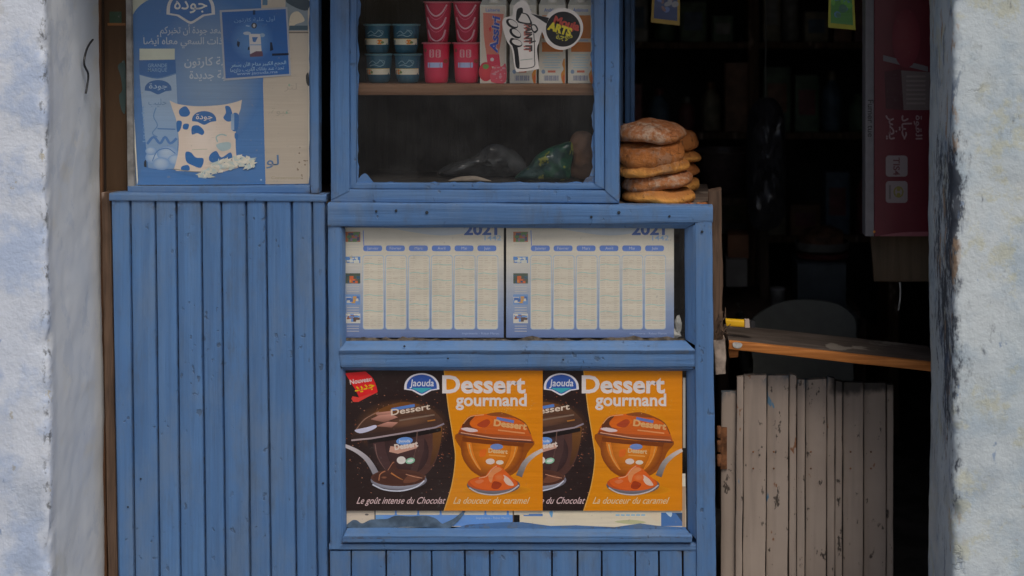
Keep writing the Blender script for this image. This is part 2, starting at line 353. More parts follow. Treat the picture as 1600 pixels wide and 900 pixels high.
def glyphs(s, bold=0):
    if (s, bold) not in _tc:
        cu = bpy.data.curves.new('t', 'FONT'); cu.body = s; cu.size = 1; cu.resolution_u = 3; cu.offset = bold
        o = bpy.data.objects.new('t', cu); COL.objects.link(o); me = o.to_mesh()
        V = [(v.co.x, v.co.y) for v in me.vertices]; F = [tuple(p.vertices) for p in me.polygons]
        o.to_mesh_clear(); bpy.data.objects.remove(o); bpy.data.curves.remove(cu)
        _tc[(s, bold)] = (V, F)
    return _tc[(s, bold)]
class Print:
    """ink on a surface; mp(px, py, lift) gives the point of the surface, layers stack by a few hundredths of a millimetre"""
    def __init__(s, mp, k=.62, eps=.00004):
        s.mp, s.k, s.eps, s.n, s.bb = mp, k, eps, 1, []; s.g = {'picture': ([], [], [])}
    def c(s, c): return C(*c[:3], s.k)
    def add(s, V, F, cols, g='picture'):
        if g not in s.g: s.g[g] = ([], [], [])
        A, B, K = s.g[g]; o = len(A)
        x0, x1, y0, y1 = min(v[0] for v in V), max(v[0] for v in V), min(v[1] for v in V), max(v[1] for v in V)
        s.n = 1+max([b[4] for b in s.bb if b[0] < x1 and b[1] > x0 and b[2] < y1 and b[3] > y0] or [0]); s.bb.append((x0, x1, y0, y1, s.n))
        A += [s.mp(x, y, s.n*s.eps) for x, y in V]; B += [tuple(i+o for i in f) for f in F]; K += cols
    def poly(s, pts, c, g='picture', c2=None, ax=1):
        pts = [tuple(p) for p in pts]; tr = tessellate_polygon([[Vector((x, y, 0)) for x, y in pts]])
        if c2:
            lo, hi = min(p[ax] for p in pts), max(p[ax] for p in pts); a, b = s.c(c), s.c(c2)
            K = [tuple(u+(v-u)*(p[ax]-lo)/max(hi-lo, 1e-6) for u, v in zip(a, b)) for p in pts]
        else: K = [s.c(c)]*len(pts)
        s.add(pts, [tuple(t) for t in tr], K, g)
    def rect(s, x0, y0, x1, y1, c, c2=None, g='picture', ax=1): s.poly([(x0, y0), (x1, y0), (x1, y1), (x0, y1)], c, g, c2, ax)
    def rrect(s, x0, y0, x1, y1, r, c, g='picture', n=4):
        pts = []
        for cx, cy, a in ((x1-r, y0+r, -90), (x1-r, y1-r, 0), (x0+r, y1-r, 90), (x0+r, y0+r, 180)):
            pts += [(cx+r*cos(radians(a+90*i/n)), cy+r*sin(radians(a+90*i/n))) for i in range(n+1)]
        s.poly(pts, c, g)
    def ell(s, cx, cy, rx, ry, c, edge=None, rot=0, rings=5, n=28, off=(0, 0), g='picture', a0=0, a1=360):
        a, b = s.c(c), s.c(edge or c); V = [(cx+off[0], cy+off[1])]; K = [a]; F = []; cr, sr = cos(radians(rot)), sin(radians(rot))
        if not edge: rings = 1
        for i in range(1, rings+1):
            t = i/rings
            for j in range(n+1):
                q = radians(a0+(a1-a0)*j/n); x, y = rx*t*cos(q), ry*t*sin(q)
                V.append((cx+off[0]*(1-t)+x*cr-y*sr, cy+off[1]*(1-t)+x*sr+y*cr)); K.append(tuple(u+(v-u)*t*t for u, v in zip(a, b)))
        for j in range(n): F.append((0, 1+j, 2+j))
        for i in range(rings-1):
            o, p = 1+i*(n+1), 1+(i+1)*(n+1)
            for j in range(n): F.append((o+j, p+j, p+j+1, o+j+1))
        s.add(V, F, K, g)
    def line(s, pts, w, c, g='picture', w2=None, c2=None):
        V = []; F = []; K = []; n = len(pts); a, b = s.c(c), s.c(c2 or c)
        for i, (x, y) in enumerate(pts):
            x0, y0 = pts[max(i-1, 0)]; x1, y1 = pts[min(i+1, n-1)]; l = sqrt((x1-x0)**2+(y1-y0)**2) or 1
            ww = (w+((w2 if w2 is not None else w)-w)*i/(n-1))/2; nx, ny = -(y1-y0)/l*ww, (x1-x0)/l*ww
            V += [(x+nx, y+ny), (x-nx, y-ny)]; q = tuple(u+(v-u)*i/(n-1) for u, v in zip(a, b)); K += [q, q]
        for i in range(n-1): F.append((2*i, 2*i+1, 2*i+3, 2*i+2))
        s.add(V, F, K, g)
    def text(s, t, x, y, size, c, w=None, bold=0, shear=0, rot=0, al='l', g='lettering', arabic=False, xs=1, bend=None):
        V, F = glyphs(arab(t) if arabic else t, bold)
        if not V: return
        x0, x1 = min(v[0] for v in V), max(v[0] for v in V); k = xs
        if w: k = w/((x1-x0)*size)
        W = (x1-x0)*k*size; o = {'l': 0, 'c': -W/2, 'r': -W}[al]; cr, sr = cos(radians(rot)), sin(radians(rot)); Q = []
        for vx, vy in V:
            a, b = (vx-x0)*k*size+o+vy*size*shear, -vy*size
            if bend: b += bend*((a/(W/2))**2 if al == 'c' else 0)
            Q.append((x+a*cr-b*sr, y+a*sr+b*cr))
        if g == 'lettering': g = g+'.%d' % len(s.g) if size >= 9 else 'picture'
        s.add(Q, F, [s.c(c)]*len(V), g)
    def done(s, parent, mat=None):
        out = []; host = next((c for c in parent.children if c.name.split('.')[0] in ('sheet', 'jar_body', 'cup_body', 'carton_body', 'box_body', 'box_wall')), parent)
        for n, (V, F, K) in s.g.items():
            if V: out.append(mk(n.split('.')[0], V, F, mat or PRINT, host, 0, K))
        return out
def flat(Y): return lambda x, y, l: P(x, y, Y-l)
def sheet(name, pts, Y, mat, parent, th=.0004, extra=None):
    """a flat sheet with real thickness from an outline in photograph pixels"""
    tr = tessellate_polygon([[Vector((x, y, 0)) for x, y in pts]]); n = len(pts)
    V = [P(x, y, Y) for x, y in pts]; V += [v+Vector((0, th, 0)) for v in V]
    F = [tuple(t) for t in tr]+[tuple(i+n for i in reversed(t)) for t in tr]+[(i, (i+1) % n, n+(i+1) % n, n+i) for i in range(n)]
    V, F = fix(V, F)
    return mk(name, V, F, mat, parent, 30)
def R4(x0, y0, x1, y1): return [(x0, y0), (x1, y0), (x1, y1), (x0, y1)]

# ------------------------------------------------------------------ the setting
def slab(name, lo, hi, mat): return setp(box(name, lo, hi, mat), kind='structure')
slab('street', (-60, -60, -.2), (60, -.32, 0), PAVE)
slab('shop_floor', (-1.6, -.315, -.2), (1.9, 3.2, .012), FLOORM)
bld = thing('shop_building', 'old whitewashed building whose plastered piers frame the blue shop front', 'building', (0, -.3, 0))
def pier(name, label, plan, lean, mat, amp, seed, corner):
    """plan: list of (x, y) going round the visible faces, already dense"""
    zs = [0]+[.08+i*.016 for i in range(108)]+[1.9, 2.2, 2.6, 3.4]; V = []; F = []; n = len(plan)
    for z in zs:
        for i, (x, y) in enumerate(plan):
            x0, y0 = plan[max(i-1, 0)]; x1, y1 = plan[min(i+1, n-1)]; nx, ny = -(y1-y0), x1-x0; l = sqrt(nx*nx+ny*ny) or 1
            p = Vector((x-(z-.94)*lean, y, z))
            d = noise.noise(p*2.2+Vector((seed, 0, 0)))*amp*1.3+noise.noise(p*9+Vector((0, seed, 0)))*amp*.6+noise.noise(p*34+Vector((0, seed, 3)))*amp*.32
            q = p+Vector((nx/l, ny/l, 0))*d; dc_ = sqrt((x-corner[0])**2+(y-corner[1])**2)
            if dc_ < .03: q = q+Vector((corner[2], 1, 0))*max(0, noise.noise(p*26+Vector((seed, 1, 1)))+.35*noise.noise(p*70)-.05)*.016*(1-dc_/.03)
            V.append(q)
    for k in range(len(zs)-1):
        for i in range(n-1): F.append((k*n+i, k*n+i+1, (k+1)*n+i+1, (k+1)*n+i))
    V, F = fix(V, F); o = mk(name, V, F, mat, bld, 60); o['label'] = label; return o
def planline(pts, step=.012):
    out = []
    for (a, b), (c, d) in zip(pts, pts[1:]):
        n = max(1, int(sqrt((c-a)**2+(d-b)**2)/step)); out += [(a+(c-a)*i/n, b+(d-b)*i/n) for i in range(n)]
    return out+[pts[-1]]
lx = P(74, 0, -.3).x; li = P(154, 0, .02).x
pl = [(-6, 3.3), (-6, -.3), (-2.6, -.3), (-1.6, -.3)]+planline([(-1.3, -.3), (lx-.008, -.3), (lx-.002, -.298), (lx, -.292), (li, .02), (li-.003, .35)])+[(li-.02, .36), (-1.3, .4), (-1.3, 3.3)]
pier('wall_pier', 'bluish white rough plaster pier left of the shop front with a grey jamb', pl, .012, WALL_L, .0048, 1, (lx, -.3, -1))
rx = P(1489, 0, -.3).x; ri = P(1453, 0, .02).x
pr = [(1.9, 3.3), (1.9, .4), (1.2, .30), (ri+.09, .12)]+planline([(ri+.03, .07), (ri+.004, .045), (ri, .02), (rx, -.288), (rx+.004, -.297), (rx+.012, -.3), (1.75, -.3)])+[(2.2, -.3), (6, -.3), (6, 3.3)]
pier('wall_pier', 'grey white plaster pier on the right with a black scuffed corner', pr, 0, WALL_R, .0055, 5, (rx, -.3, 1))
LZ = 1.93
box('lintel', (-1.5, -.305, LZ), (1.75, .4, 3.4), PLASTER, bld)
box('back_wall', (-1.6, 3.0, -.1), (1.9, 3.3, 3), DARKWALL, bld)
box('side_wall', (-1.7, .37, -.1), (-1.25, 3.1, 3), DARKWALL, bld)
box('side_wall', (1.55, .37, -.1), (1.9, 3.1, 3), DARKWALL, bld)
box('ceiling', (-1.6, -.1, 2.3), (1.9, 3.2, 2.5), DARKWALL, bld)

# ------------------------------------------------------------------ the plank panel on the left
T = .0001
def leanx(x, y, k): return x+(y-314)*k
GX = [(172, 184.5), (203, 210), (242, 249), (275, 281.7), (314, 321), (345, 352), (384, 391), (415, 423), (455, 462.7), (487, 495.7), (509, 513)]
BOT = 1030
pan = thing('plank_panel', 'blue tongue and groove plank panel below the milk poster', 'panel', (P(340, 0).x, .01, 0))
for (a0, a1), (b0, b1) in zip(GX, GX[1:]):
    e = (BOT-314)/586
    q = [(a0+1.7, 313), (b0-1.7, 313), (b0-1.7+(b1-b0)*e, BOT), (a0+1.7+(a1-a0)*e, BOT)]
    board('plank', q, .001+R.random()*.0012, .016, BV, pan, bev=.0034, wob=.0007)
board('backing_board', [(174, 316), (510, 318), (515, BOT), (187, BOT)], .0172, .012, BV, pan, wob=0)
board('cap_rail', [(171, 302), (509, 304.5), (509, 315.5), (171, 314)], -.003, .05, BH, pan, bev=.0025, wob=.0008)
board('edge_post', [(158, 301), (172, 301), (186, BOT), (171, BOT)], .012, .05, WOOD_RAW, pan, wob=.0012)
dp = thing('door_post', 'thin dark brown wooden post against the left jamb', 'post', (P(160, 0).x, .07, 0))
board('post', [(144, -80), (158, -80), (171, BOT), (156, BOT)], .045, .05, WOOD_DARK, dp, wob=.001)
board('batten', [(151.5, -80), (156, -80), (168.5, BOT), (164, BOT)], .038, .0068, wood('reddish_batten', (.09, .045, .025), (.16, .075, .035), (60, 60, 3)), dp, wob=.0008)

# ------------------------------------------------------------------ the counter with its two glazed openings
ct = thing('shop_counter', 'blue wooden shop counter with two glazed openings one above the other', 'counter', (P(815, 0).x, .1, 0))
YF = -.014
board('corner_stile', [(510.5, 320), (532, 320), (534, 858), (514.5, 858)], YF+.004, .05, BV, ct, bev=.007, wob=.0012)
board('top_rail', [(512, 317), (1113.5, 322), (1113.5, 348), (512, 354.5)], YF, .04, BH, ct, bev=.004, wob=.0014)
board('corner_stile', [(1085.5, 349), (1113, 346), (1120.5, 1030), (1089, 1030)], YF, .05, BV, ct, bev=.004, wob=.0016)
board('middle_rail', [(531, 549.5), (1087, 549.5), (1087.5, 574), (533, 574)], YF+.003, .04, BH, ct, bev=.003, wob=.001)
board('bottom_rail', [(514, 850), (1090, 849.5), (1090, 861), (514, 859.5)], YF+.005, .04, BH, ct, bev=.003, wob=.001)
# mouldings round the openings, each a sloped strip
def mould(A0, A1, B0, B1, ya, yb, mat, th=.012):
    """strip between edge A (at depth ya, outer) and edge B (at depth yb, towards the glass)"""
    a = (P(*A0, ya), P(*A1, ya)); b = (P(*B0, yb), P(*B1, yb)); u = (b[0]-a[0]).normalized(); t = (a[1]-a[0]).normalized()
    d = t.cross(u).normalized()
    if d.y < 0: d = -d
    return sweep('moulding', a, b, d, th, mat, ct, bev=.002, wob=.0009)
mould((533, 356), (534, 545), (540, 358), (541, 531), YF+.004, .012, BV)
mould((1086, 351), (1086.5, 540), (1069, 357), (1070, 530), YF+.003, .014, BV)
mould((538, 347), (1085, 349.5), (538, 356), (1070, 357.5), YF+.004, .008, BH)
mould((529, 547.5), (1086, 547.5), (541, 532), (1070, 531.5), YF-.004, .012, BH)
mould((534.5, 576), (535, 851), (541, 578), (542, 824), YF+.006, .012, BV)
mould((1087, 577), (1089, 845), (1072, 579), (1074, 826), YF+.004, .012, BV)
mould((534, 575), (1088, 575), (538, 579.5), (1072, 579.5), YF+.006, .006, BH)
mould((537, 837.5), (1081, 838), (543, 824), (1072, 826), YF-.006, .012, BH)
board('moulding', [(536, 838.5), (1082, 839), (1081, 848), (534, 848)], YF-.004, .03, BH, ct, bev=.002, wob=.001)
# the short planks under the bottom rail
LX = [514, 548.5, 603, 640.5, 674, 726, 765, 811, 862, 902, 940, 992.5, 1029.5, 1066.5, 1101]
for a, b in zip(LX, LX[1:]):
    board('plank', [(a+1.3, 861), (b-1.3, 861), (b-.6, BOT), (a+2, BOT)], YF+.007+R.random()*.001, .016, BV, ct, bev=.0022, wob=.0007)
board('backing_board', [(514, 850), (1100, 850), (1100, BOT), (516, BOT)], .0125, .01, WOOD_DARK, ct, wob=0)
sheet('glass_pane', R4(536, 354, 1074, 534), .0145, GLASS, ct, .003)
sheet('glass_pane', R4(538, 576, 1078, 830), .016, GLASS, ct, .003)
z0 = P(0, 324, 0).z
box('counter_top', (P(172, 0).x, .028, z0-.022), (P(1113, 0).x, .5, z0), WOOD_GREY, ct, wob=.0008)
box('side_panel', (P(1090, 0).x, .037, .012), (P(1111, 0).x, .5, z0-.0225), WOOD_DARK, ct)
box('inner_shelf', (P(520, 0).x, .06, P(0, 548).z-.02), (P(1089, 0).x, .5, P(0, 548).z), WOOD_DARK, ct)
# raw post and splintered, peeling edge at the counter's right end
board('end_post', [(1106, 300), (1127, 296), (1131, 545), (1113, 548)], .052, .05, WOOD_RAW, ct, bev=.006, wob=.004, ws=14, seg=.014)
board('end_post_foot', [(1114, 532), (1133, 530), (1134.5, 584), (1118, 586)], .046, .05, plain('peeled_beige', (.33, .26, .21), .8, .2, .35, 40, .002), ct, bev=.004, wob=.003, ws=20, seg=.012)
for i in range(7):
    x = 1118+R.random()*10; y = 500+R.random()*28
    tube('splinter', [P(x, y, .04), P(x+3+R.random()*6, y-4-R.random()*12, .03), P(x+6+R.random()*12, y-8-R.random()*22+i*3, .03+R.random()*.02)], [.003, .0024, .0006], WOOD_RAW, ct, 5)
# nail heads and dents in the rails
NAIL = plain('dark_nail_hole', (.035, .045, .06), .8, .2)
for x, y, r in ((588, 330, 2.0), (619, 329, 2.2), (667, 332, 2.6), (924, 339, 2.2), (967, 332, 2.6), (1097, 362, 2.2), (632, 541, 1.8), (720, 833, 0), (1046, 338, 2), (700, 560, 1.5), (880, 562, 1.6)):
    if r:
        o = lathe('nail', [(r*S*.9, -.0004), (r*S, .0), (r*S*.6, .0007), (.0001, .0003)], (0, 0, 0), NAIL, ct, 10)
        o.rotation_euler = (radians(90), 0, 0); o.location = P(x, y, YF-.0018)-wloc(ct)
# putty, old paint and dirt smeared where wood meets glass
DIRT = plain('dirty_putty', (.16, .13, .10), .9, .1, .5, 60)
def smear(name, xs, ylo, yhi, Y, mat, parent, seed, n=60, th=.0012):
    top = []; 
    for i in range(n+1):
        x = xs[0]+(xs[1]-xs[0])*i/n; v = noise.noise(Vector((x*.045, seed, 0)))*.6+noise.noise(Vector((x*.16, seed, 4)))*.4
        top.append((x, ylo+(yhi-ylo)*min(1, max(0, .5+v))))
    pts = top+[(xs[1], ylo+6), (xs[0], ylo+6)] if ylo > yhi else top+[(xs[1], ylo-6), (xs[0], ylo-6)]
    return sheet(name, pts, Y, mat, parent, th)
smear('putty_line', (541, 1069), 533, 524, .0135, DIRT, ct, 3.3)

# ------------------------------------------------------------------ the glazed display cabinet on the counter
dc = thing('display_cabinet', 'blue glazed display cabinet standing on the counter with a wooden shelf', 'cabinet', (P(742, 0).x, .15, P(0, 317).z))
TOP = -105
board('corner_stile', [(515, TOP), (545, TOP), (546, 298), (516.5, 312)], .0, .035, BV, dc, bev=.003, wob=.001)
board('corner_stile', [(946, TOP), (968, TOP), (967, 315), (945, 297)], .0, .035, BV, dc, bev=.003, wob=.001)
board('bottom_rail', [(517, 296), (967, 297.5), (967, 317.5), (517, 316.5)], .002, .035, BH, dc, bev=.003, wob=.0012)
board('top_rail', (515, TOP-20, 968, TOP-1), .0, .035, BH, dc)
def bead(q, Y, mat, th=.02): return board('bead', q, Y, th, mat, dc, bev=.003, wob=.0011)
bead([(546, TOP), (557, TOP), (556.5, 287), (547, 296)], .006, BV)
bead([(927, TOP), (945, TOP), (944.5, 296), (929, 287)], .006, BV)
bead([(547, 286), (944, 287), (945, 296.5), (546, 295.5)], .007, BH)
sheet('glass_pane', R4(550, TOP, 940, 292), .020, GLASS, dc, .003)
def vsmear(x0, x1, ys, Y, seed, n=50):
    pts = []
    for i in range(n+1):
        y = ys[0]+(ys[1]-ys[0])*i/n; v = noise.noise(Vector((y*.03, seed, 0)))*.7+noise.noise(Vector((y*.12, seed, 4)))*.3
        pts.append((x0+(x1-x0)*min(1, max(0, .45+v)), y))
    e = x0-5 if x1 > x0 else x0+5
    return sheet('paint_smear', pts+[(e, ys[1]), (e, ys[0])], Y, BV, dc, .0015)
vsmear(556, 565, (TOP, 292), .0178, 1.2); vsmear(929, 921, (TOP, 292), .0178, 5.7)
smear('paint_smear', (553, 932), 289, 282, .0172, BH, dc, 8.1)
sheet('paint_smear', closed([(558, 290), (562, 277), (570, 271), (577, 277), (584, 290)], 4), .0165, BH, dc, .0015)
sheet('paint_smear', closed([(912, 290), (915, 279), (921, 275), (926, 262), (932, 252), (934, 290)], 4), .0165, BH, dc, .0015)
cx0, cx1 = P(519, 0).x, P(965, 0).x
zf = P(0, 288, .04).z
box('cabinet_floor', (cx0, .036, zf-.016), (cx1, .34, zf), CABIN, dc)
zs_ = P(0, 131, .05).z; 
box('shelf', (P(546, 0).x, .045, zs_-.0285), (P(944, 0).x, .33, zs_), WOOD_SHELF, dc, bev=.002, wob=.0006)
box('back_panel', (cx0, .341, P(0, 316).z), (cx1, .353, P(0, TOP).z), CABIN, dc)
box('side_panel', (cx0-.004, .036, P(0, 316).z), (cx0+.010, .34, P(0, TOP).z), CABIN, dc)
box('side_panel', (cx1-.010, .036, P(0, 316).z), (cx1+.003, .34, P(0, TOP).z), BV, dc)
box('cabinet_top', (cx0, .036, P(0, TOP).z), (cx1, .353, P(0, TOP-14).z), BH, dc)
fp = thing('blue_post', 'narrow blue wooden post standing behind the glazed cabinet', 'post', (P(985, 0, .5).x, .5, z0))
board('post', [(976, -140), (992, -140), (991, 345), (976, 345)], .46, .05, BV, fp, wob=.0012)
board('bead', [(985, -140), (987.5, -140), (987, 345), (985, 345)], .4565, .004, BV, fp, wob=.0008)

# ------------------------------------------------------------------ the board with the milk poster
mb = thing('poster_board', 'blue framed board above the plank panel carrying the milk poster', 'board', (P(348, 0).x, .04, P(0, 302).z))
TP = -105
board('stile', [(484, TP), (497.5, TP), (498, 301.5), (485, 301.5)], .020, .03, BV, mb, wob=.001)
board('bottom_rail', [(199, 291), (484, 290), (484.5, 302), (200, 302)], .021, .03, BH, mb, wob=.001)
board('stile', [(195, TP), (203, TP), (209, 300), (199, 302)], .023, .028, plain('pale_edge', (.26, .25, .235), .8, .2, .3, 30), mb, wob=.001)
board('panel', (200, TP, 486, 296), .036, .008, BV, mb, wob=0)
cb = thing('cardboard_box', 'brown cardboard with green print standing between left jamb and poster board', 'cardboard box', (P(178, 0, .06).x, .1, P(0, 303).z))
board('box_wall', [(155, TP), (197, TP), (199, 302), (160, 302)], .06, .25, CARD, cb, bev=.004, wob=.0012)
p = Print(flat(.0585), .5)
p.rect(171, 18, 190, 36, (34, 52, 34), g='printed_mark.1'); p.poly(closed([(184, 104), (189, 98), (196, 100), (196, 172), (190, 172), (186, 150), (191, 140), (188, 118)]), (28, 50, 46), g='printed_mark.2'); p.rect(168, 36, 196, 40, (104, 66, 28), g='printed_line.3')
p.done(cb)

# ------------------------------------------------------------------ printed sheets
BLU = (62, 108, 162)
def jlogo(p, cx, cy, w, h, ring, fill, txt, tcol, arabic=False, tail=None, rot=0, ts=.5):
    def shp(k):
        a = [(-.5, .25), (-.47, -.08), (-.3, -.38), (0, -.5), (.3, -.38), (.47, -.08), (.5, .25)]
        b = smoothline(a, 4)+[(.28, .30), (.06, .5), (0, .53), (-.06, .5), (-.28, .30)]
        cr, sr = cos(radians(rot)), sin(radians(rot))
        return [(cx+(x*w*cr-y*h*sr)*k, cy+(x*w*sr+y*h*cr)*k) for x, y in b]
    if ring: p.poly(shp(1), ring)
    if fill: p.poly(shp(.86 if ring else 1), fill)
    if tail:
        p.poly([(cx-.3*w, cy+.18*h), (cx+.3*w, cy+.18*h), (cx, cy+.42*h)], tail)
    if txt: p.text(txt, cx, cy+.10*h, h*ts*.9, tcol, w=w*.68, bold=.012, shear=0 if arabic else .12, al='c', arabic=arabic, rot=rot)

def dessert(dx, Y, label):
    t = thing('dessert_poster', label, 'poster', P(693+dx, 798, Y), 'dessert posters')
    X = lambda x: x+dx
    sheet('sheet', R4(X(538), 578.5, X(848), 798), Y, PAPER, t, .0004)
    p = Print(lambda x, y, l: P(x+dx, y, Y-l), .60, .00003)
    p.rect(538, 578.5, 848, 798, (33, 20, 19))
    # cocoa dust and glow round the pot
    p.ell(628, 668, 76, 46, (92, 58, 30), (33, 20, 19), rings=7)
    rr = random.Random(4)
    for i in range(700):
        a = rr.random()*6.28; q = 50+rr.gauss(0, 1)*26; x, y = 628+q*1.2*cos(a), 690+q*.95*sin(a)
        if 540 < x < 706 and 600 < y < 770:
            s = .5+rr.random()*1.0; c = rr.choice([(110, 60, 40), (80, 45, 32), (140, 95, 75), (60, 35, 28)]); p.poly([(x-s, y), (x, y-s*.7), (x+s, y+.2), (x, y+s*.7)], c)
    # caramel side
    edge = smoothline([(694, 578.5), (697, 606), (701.5, 643), (709, 690), (711.5, 718), (706, 758), (694, 798)], 6)
    p.poly(edge+[(848, 798), (848, 578.5)], (216, 134, 5), c2=(204, 122, 4), ax=0)
    p.line(edge, 1.6, (236, 176, 84))
    p.ell(775, 690, 58, 62, (220, 142, 14), (212, 130, 5), rings=5)
    # red ribbon
    rib = smoothline([(539, 583), (549, 599), (556, 610), (561, 621)], 3)+[(560, 622), (551, 619), (549, 623), (552, 628), (560, 628), (575, 620), (589.5, 613)]+smoothline([(590, 612), (587, 600), (581, 589), (571, 580.5)], 3)
    p.poly(rib, (196, 26, 30)); p.poly([(551, 619), (549, 623), (552, 628), (560, 628), (575, 620), (589.5, 613), (575, 616), (561, 621)], (206, 56, 48))
    p.text('Nouveau', 564, 598, 10.5, (240, 225, 220), w=34, bold=.02, rot=-9, al='c'); p.text('جديد', 570, 608.5, 15, (240, 190, 20), w=32, bold=.03, rot=-12, al='c', arabic=True)
    jlogo(p, 659, 600, 55, 34, (205, 200, 205), (42, 72, 140), 'Jaouda', (235, 235, 240), tail=(50, 140, 150))
    # chocolate pot
    body = smoothline([(573, 682), (577, 705), (588, 728), (606, 744), (640, 748), (664, 742), (680, 722), (688, 694), (690, 664)], 5)
    p.poly(body, (30, 18, 19), c2=(74, 46, 40), ax=0); p.ell(636, 706, 34, 36, (62, 40, 40), (44, 27, 28), rings=6)
    p.poly(smoothline([(600, 680), (603, 705), (613, 730), (625, 742), (612, 742), (594, 724), (584, 700), (582, 684)], 4), (60, 38, 38)); p.poly([(650, 670), (664, 668), (662, 704), (652, 736), (640, 742), (648, 710)], (64, 42, 40)); p.poly(smoothline([(676, 666), (690, 664), (688, 694), (679, 720), (672, 728), (676, 700)], 4), (104, 66, 30), c2=(60, 36, 22))
    lid = smoothline([(549, 687), (552, 676), (566, 656), (588, 642), (620, 634), (652, 632), (672, 638), (688, 652), (694, 662)], 5)+[(690, 666), (620, 680), (555, 689)]
    p.poly(lid, (84, 54, 36), c2=(40, 26, 24)); p.ell(640, 658, 40, 9, (92, 62, 44), (62, 40, 32), rot=-9, rings=5)
    p.poly(smoothline([(580, 648), (600, 636), (630, 628), (656, 632)], 4)+[(650, 636), (600, 650)], (96, 58, 24))
    p.poly([(552, 681), (600, 674), (660, 662), (690, 653), (694, 662), (620, 680), (549, 688)], (40, 25, 23), c2=(66, 44, 36), ax=0); p.line(smoothline([(556, 672), (570, 655), (592, 643)], 4), 1.4, (128, 96, 80)); p.poly([(575, 686), (640, 677), (689, 668), (689, 674), (640, 684), (577, 693)], (20, 12, 12)); p.line(smoothline([(586, 694), (590, 714), (602, 734)], 4), 1.8, (104, 76, 70), w2=.4); p.line([(652, 674), (650, 700), (645, 722)], 1.4, (96, 70, 62), w2=.4)
    p.line([(549, 688), (580, 685), (640, 675), (680, 668), (694, 662)], 2.6, (150, 132, 132), c2=(120, 110, 120))
    for q in ([(587, 645), (612, 642), (612, 648), (590, 651)], [(579, 655), (592, 649), (612, 647), (622, 652), (600, 660)], [(586, 666), (606, 659), (622, 660), (612, 668)]): p.poly(q, (176, 124, 108), c2=(110, 74, 62))
    p.poly(closed([(554, 672), (562, 677), (576, 674), (588, 668), (586, 664), (572, 668)], 3), (178, 176, 196))
    p.line([(612, 640), (648, 633.5)], 4.6, (74, 108, 166)); p.text('Dessert', 611, 649, 13, (204, 186, 168), w=62, bold=.02, rot=-9, shear=.1); p.line([(624, 657), (679, 648)], 2.4, (112, 92, 78)); p.line([(668, 658), (680, 656)], 2, (150, 96, 40))
    p.ell(632, 689, 13, 6, (88, 126, 182), rot=-5); p.text('Jaouda', 632, 691, 6, (220, 225, 235), al='c', bold=.02, w=18)
    p.poly([(610, 697), (618, 698), (650, 693), (652, 700), (622, 709), (608, 706)], (170, 128, 112)); p.text('Dessert', 617, 703, 12, (226, 208, 196), w=37, bold=.045, rot=-9)
    p.ell(627, 719, 7, 6, (214, 206, 200)); p.ell(641, 720, 7.5, 4.6, (120, 164, 138), rot=-14); p.ell(641, 720, 5, 2.4, (220, 228, 222), rot=-14)
    # spoon of chocolate
    p.ell(628, 760, 50, 9, (20, 12, 12), (33, 20, 19))
    p.line(smoothline([(538, 696), (556, 704), (572, 716), (582, 730), (588, 742)], 5), 5, (172, 164, 166), w2=10, c2=(110, 108, 116))
    p.ell(623, 750, 44, 15.5, (150, 152, 164), (98, 96, 106)); p.ell(622, 746.5, 42.5, 13.2, (58, 34, 28), (74, 44, 34))
    p.poly(closed([(583, 745), (596, 737), (608, 733), (613, 720), (617, 723), (622, 733), (640, 739), (662, 746), (650, 755), (612, 757), (590, 753)], 4), (64, 36, 28))
    p.line(smoothline([(592, 751), (594, 741), (602, 736)], 4), 1.6, (150, 96, 66)); p.line(smoothline([(611, 739), (622, 746), (630, 750)], 4), 2.4, (158, 98, 52), w2=.5); p.poly(closed([(640, 742), (658, 746), (648, 753), (630, 754)], 4), (96, 58, 42)); p.line(smoothline([(606, 735), (613, 724), (616, 722)], 4), 1.2, (140, 92, 70)); p.line(smoothline([(634, 741), (648, 745), (660, 747)], 4), 1, (170, 120, 96)); p.ell(600, 746, 5, 2, (120, 76, 56), (66, 38, 28)); p.line(smoothline([(582, 757), (600, 765), (626, 767), (650, 761), (663, 751)], 5), 2, (176, 178, 190))
    # caramel pot
    p.poly(closed([(718, 676), (722, 705), (736, 735), (770, 750), (806, 738), (824, 708), (828, 686)], 5), (124, 62, 10)); p.ell(769, 700, 49, 46, (226, 128, 18), (112, 52, 10), rings=8, off=(4, 2))
    p.poly(smoothline([(735, 684), (741, 712), (752, 734), (744, 728), (732, 706), (728, 684)], 4), (196, 110, 30)); p.poly(smoothline([(800, 688), (797, 712), (787, 734), (797, 726), (808, 704), (810, 689)], 4), (206, 118, 26))
    lid = smoothline([(716, 676), (722, 664), (734, 650), (756, 647), (782, 645), (802, 650), (820, 660), (828, 674), (833.5, 690)], 5)+[(800, 690), (740, 682), (718, 679)]
    p.poly(lid, (186, 84, 16), c2=(164, 76, 26)); p.poly(closed([(760, 648), (782, 644), (806, 652), (790, 652)], 4), (120, 62, 22))
    p.poly(closed([(722, 668), (732, 652), (742, 650), (734, 660), (738, 668), (748, 670)], 4), (84, 42, 20)); p.poly(closed([(734, 662), (748, 652), (764, 652), (770, 660), (756, 668), (742, 668)], 4), (222, 104, 20)); p.poly(closed([(745, 664), (760, 655), (766, 660), (758, 668)], 4), (150, 56, 24))
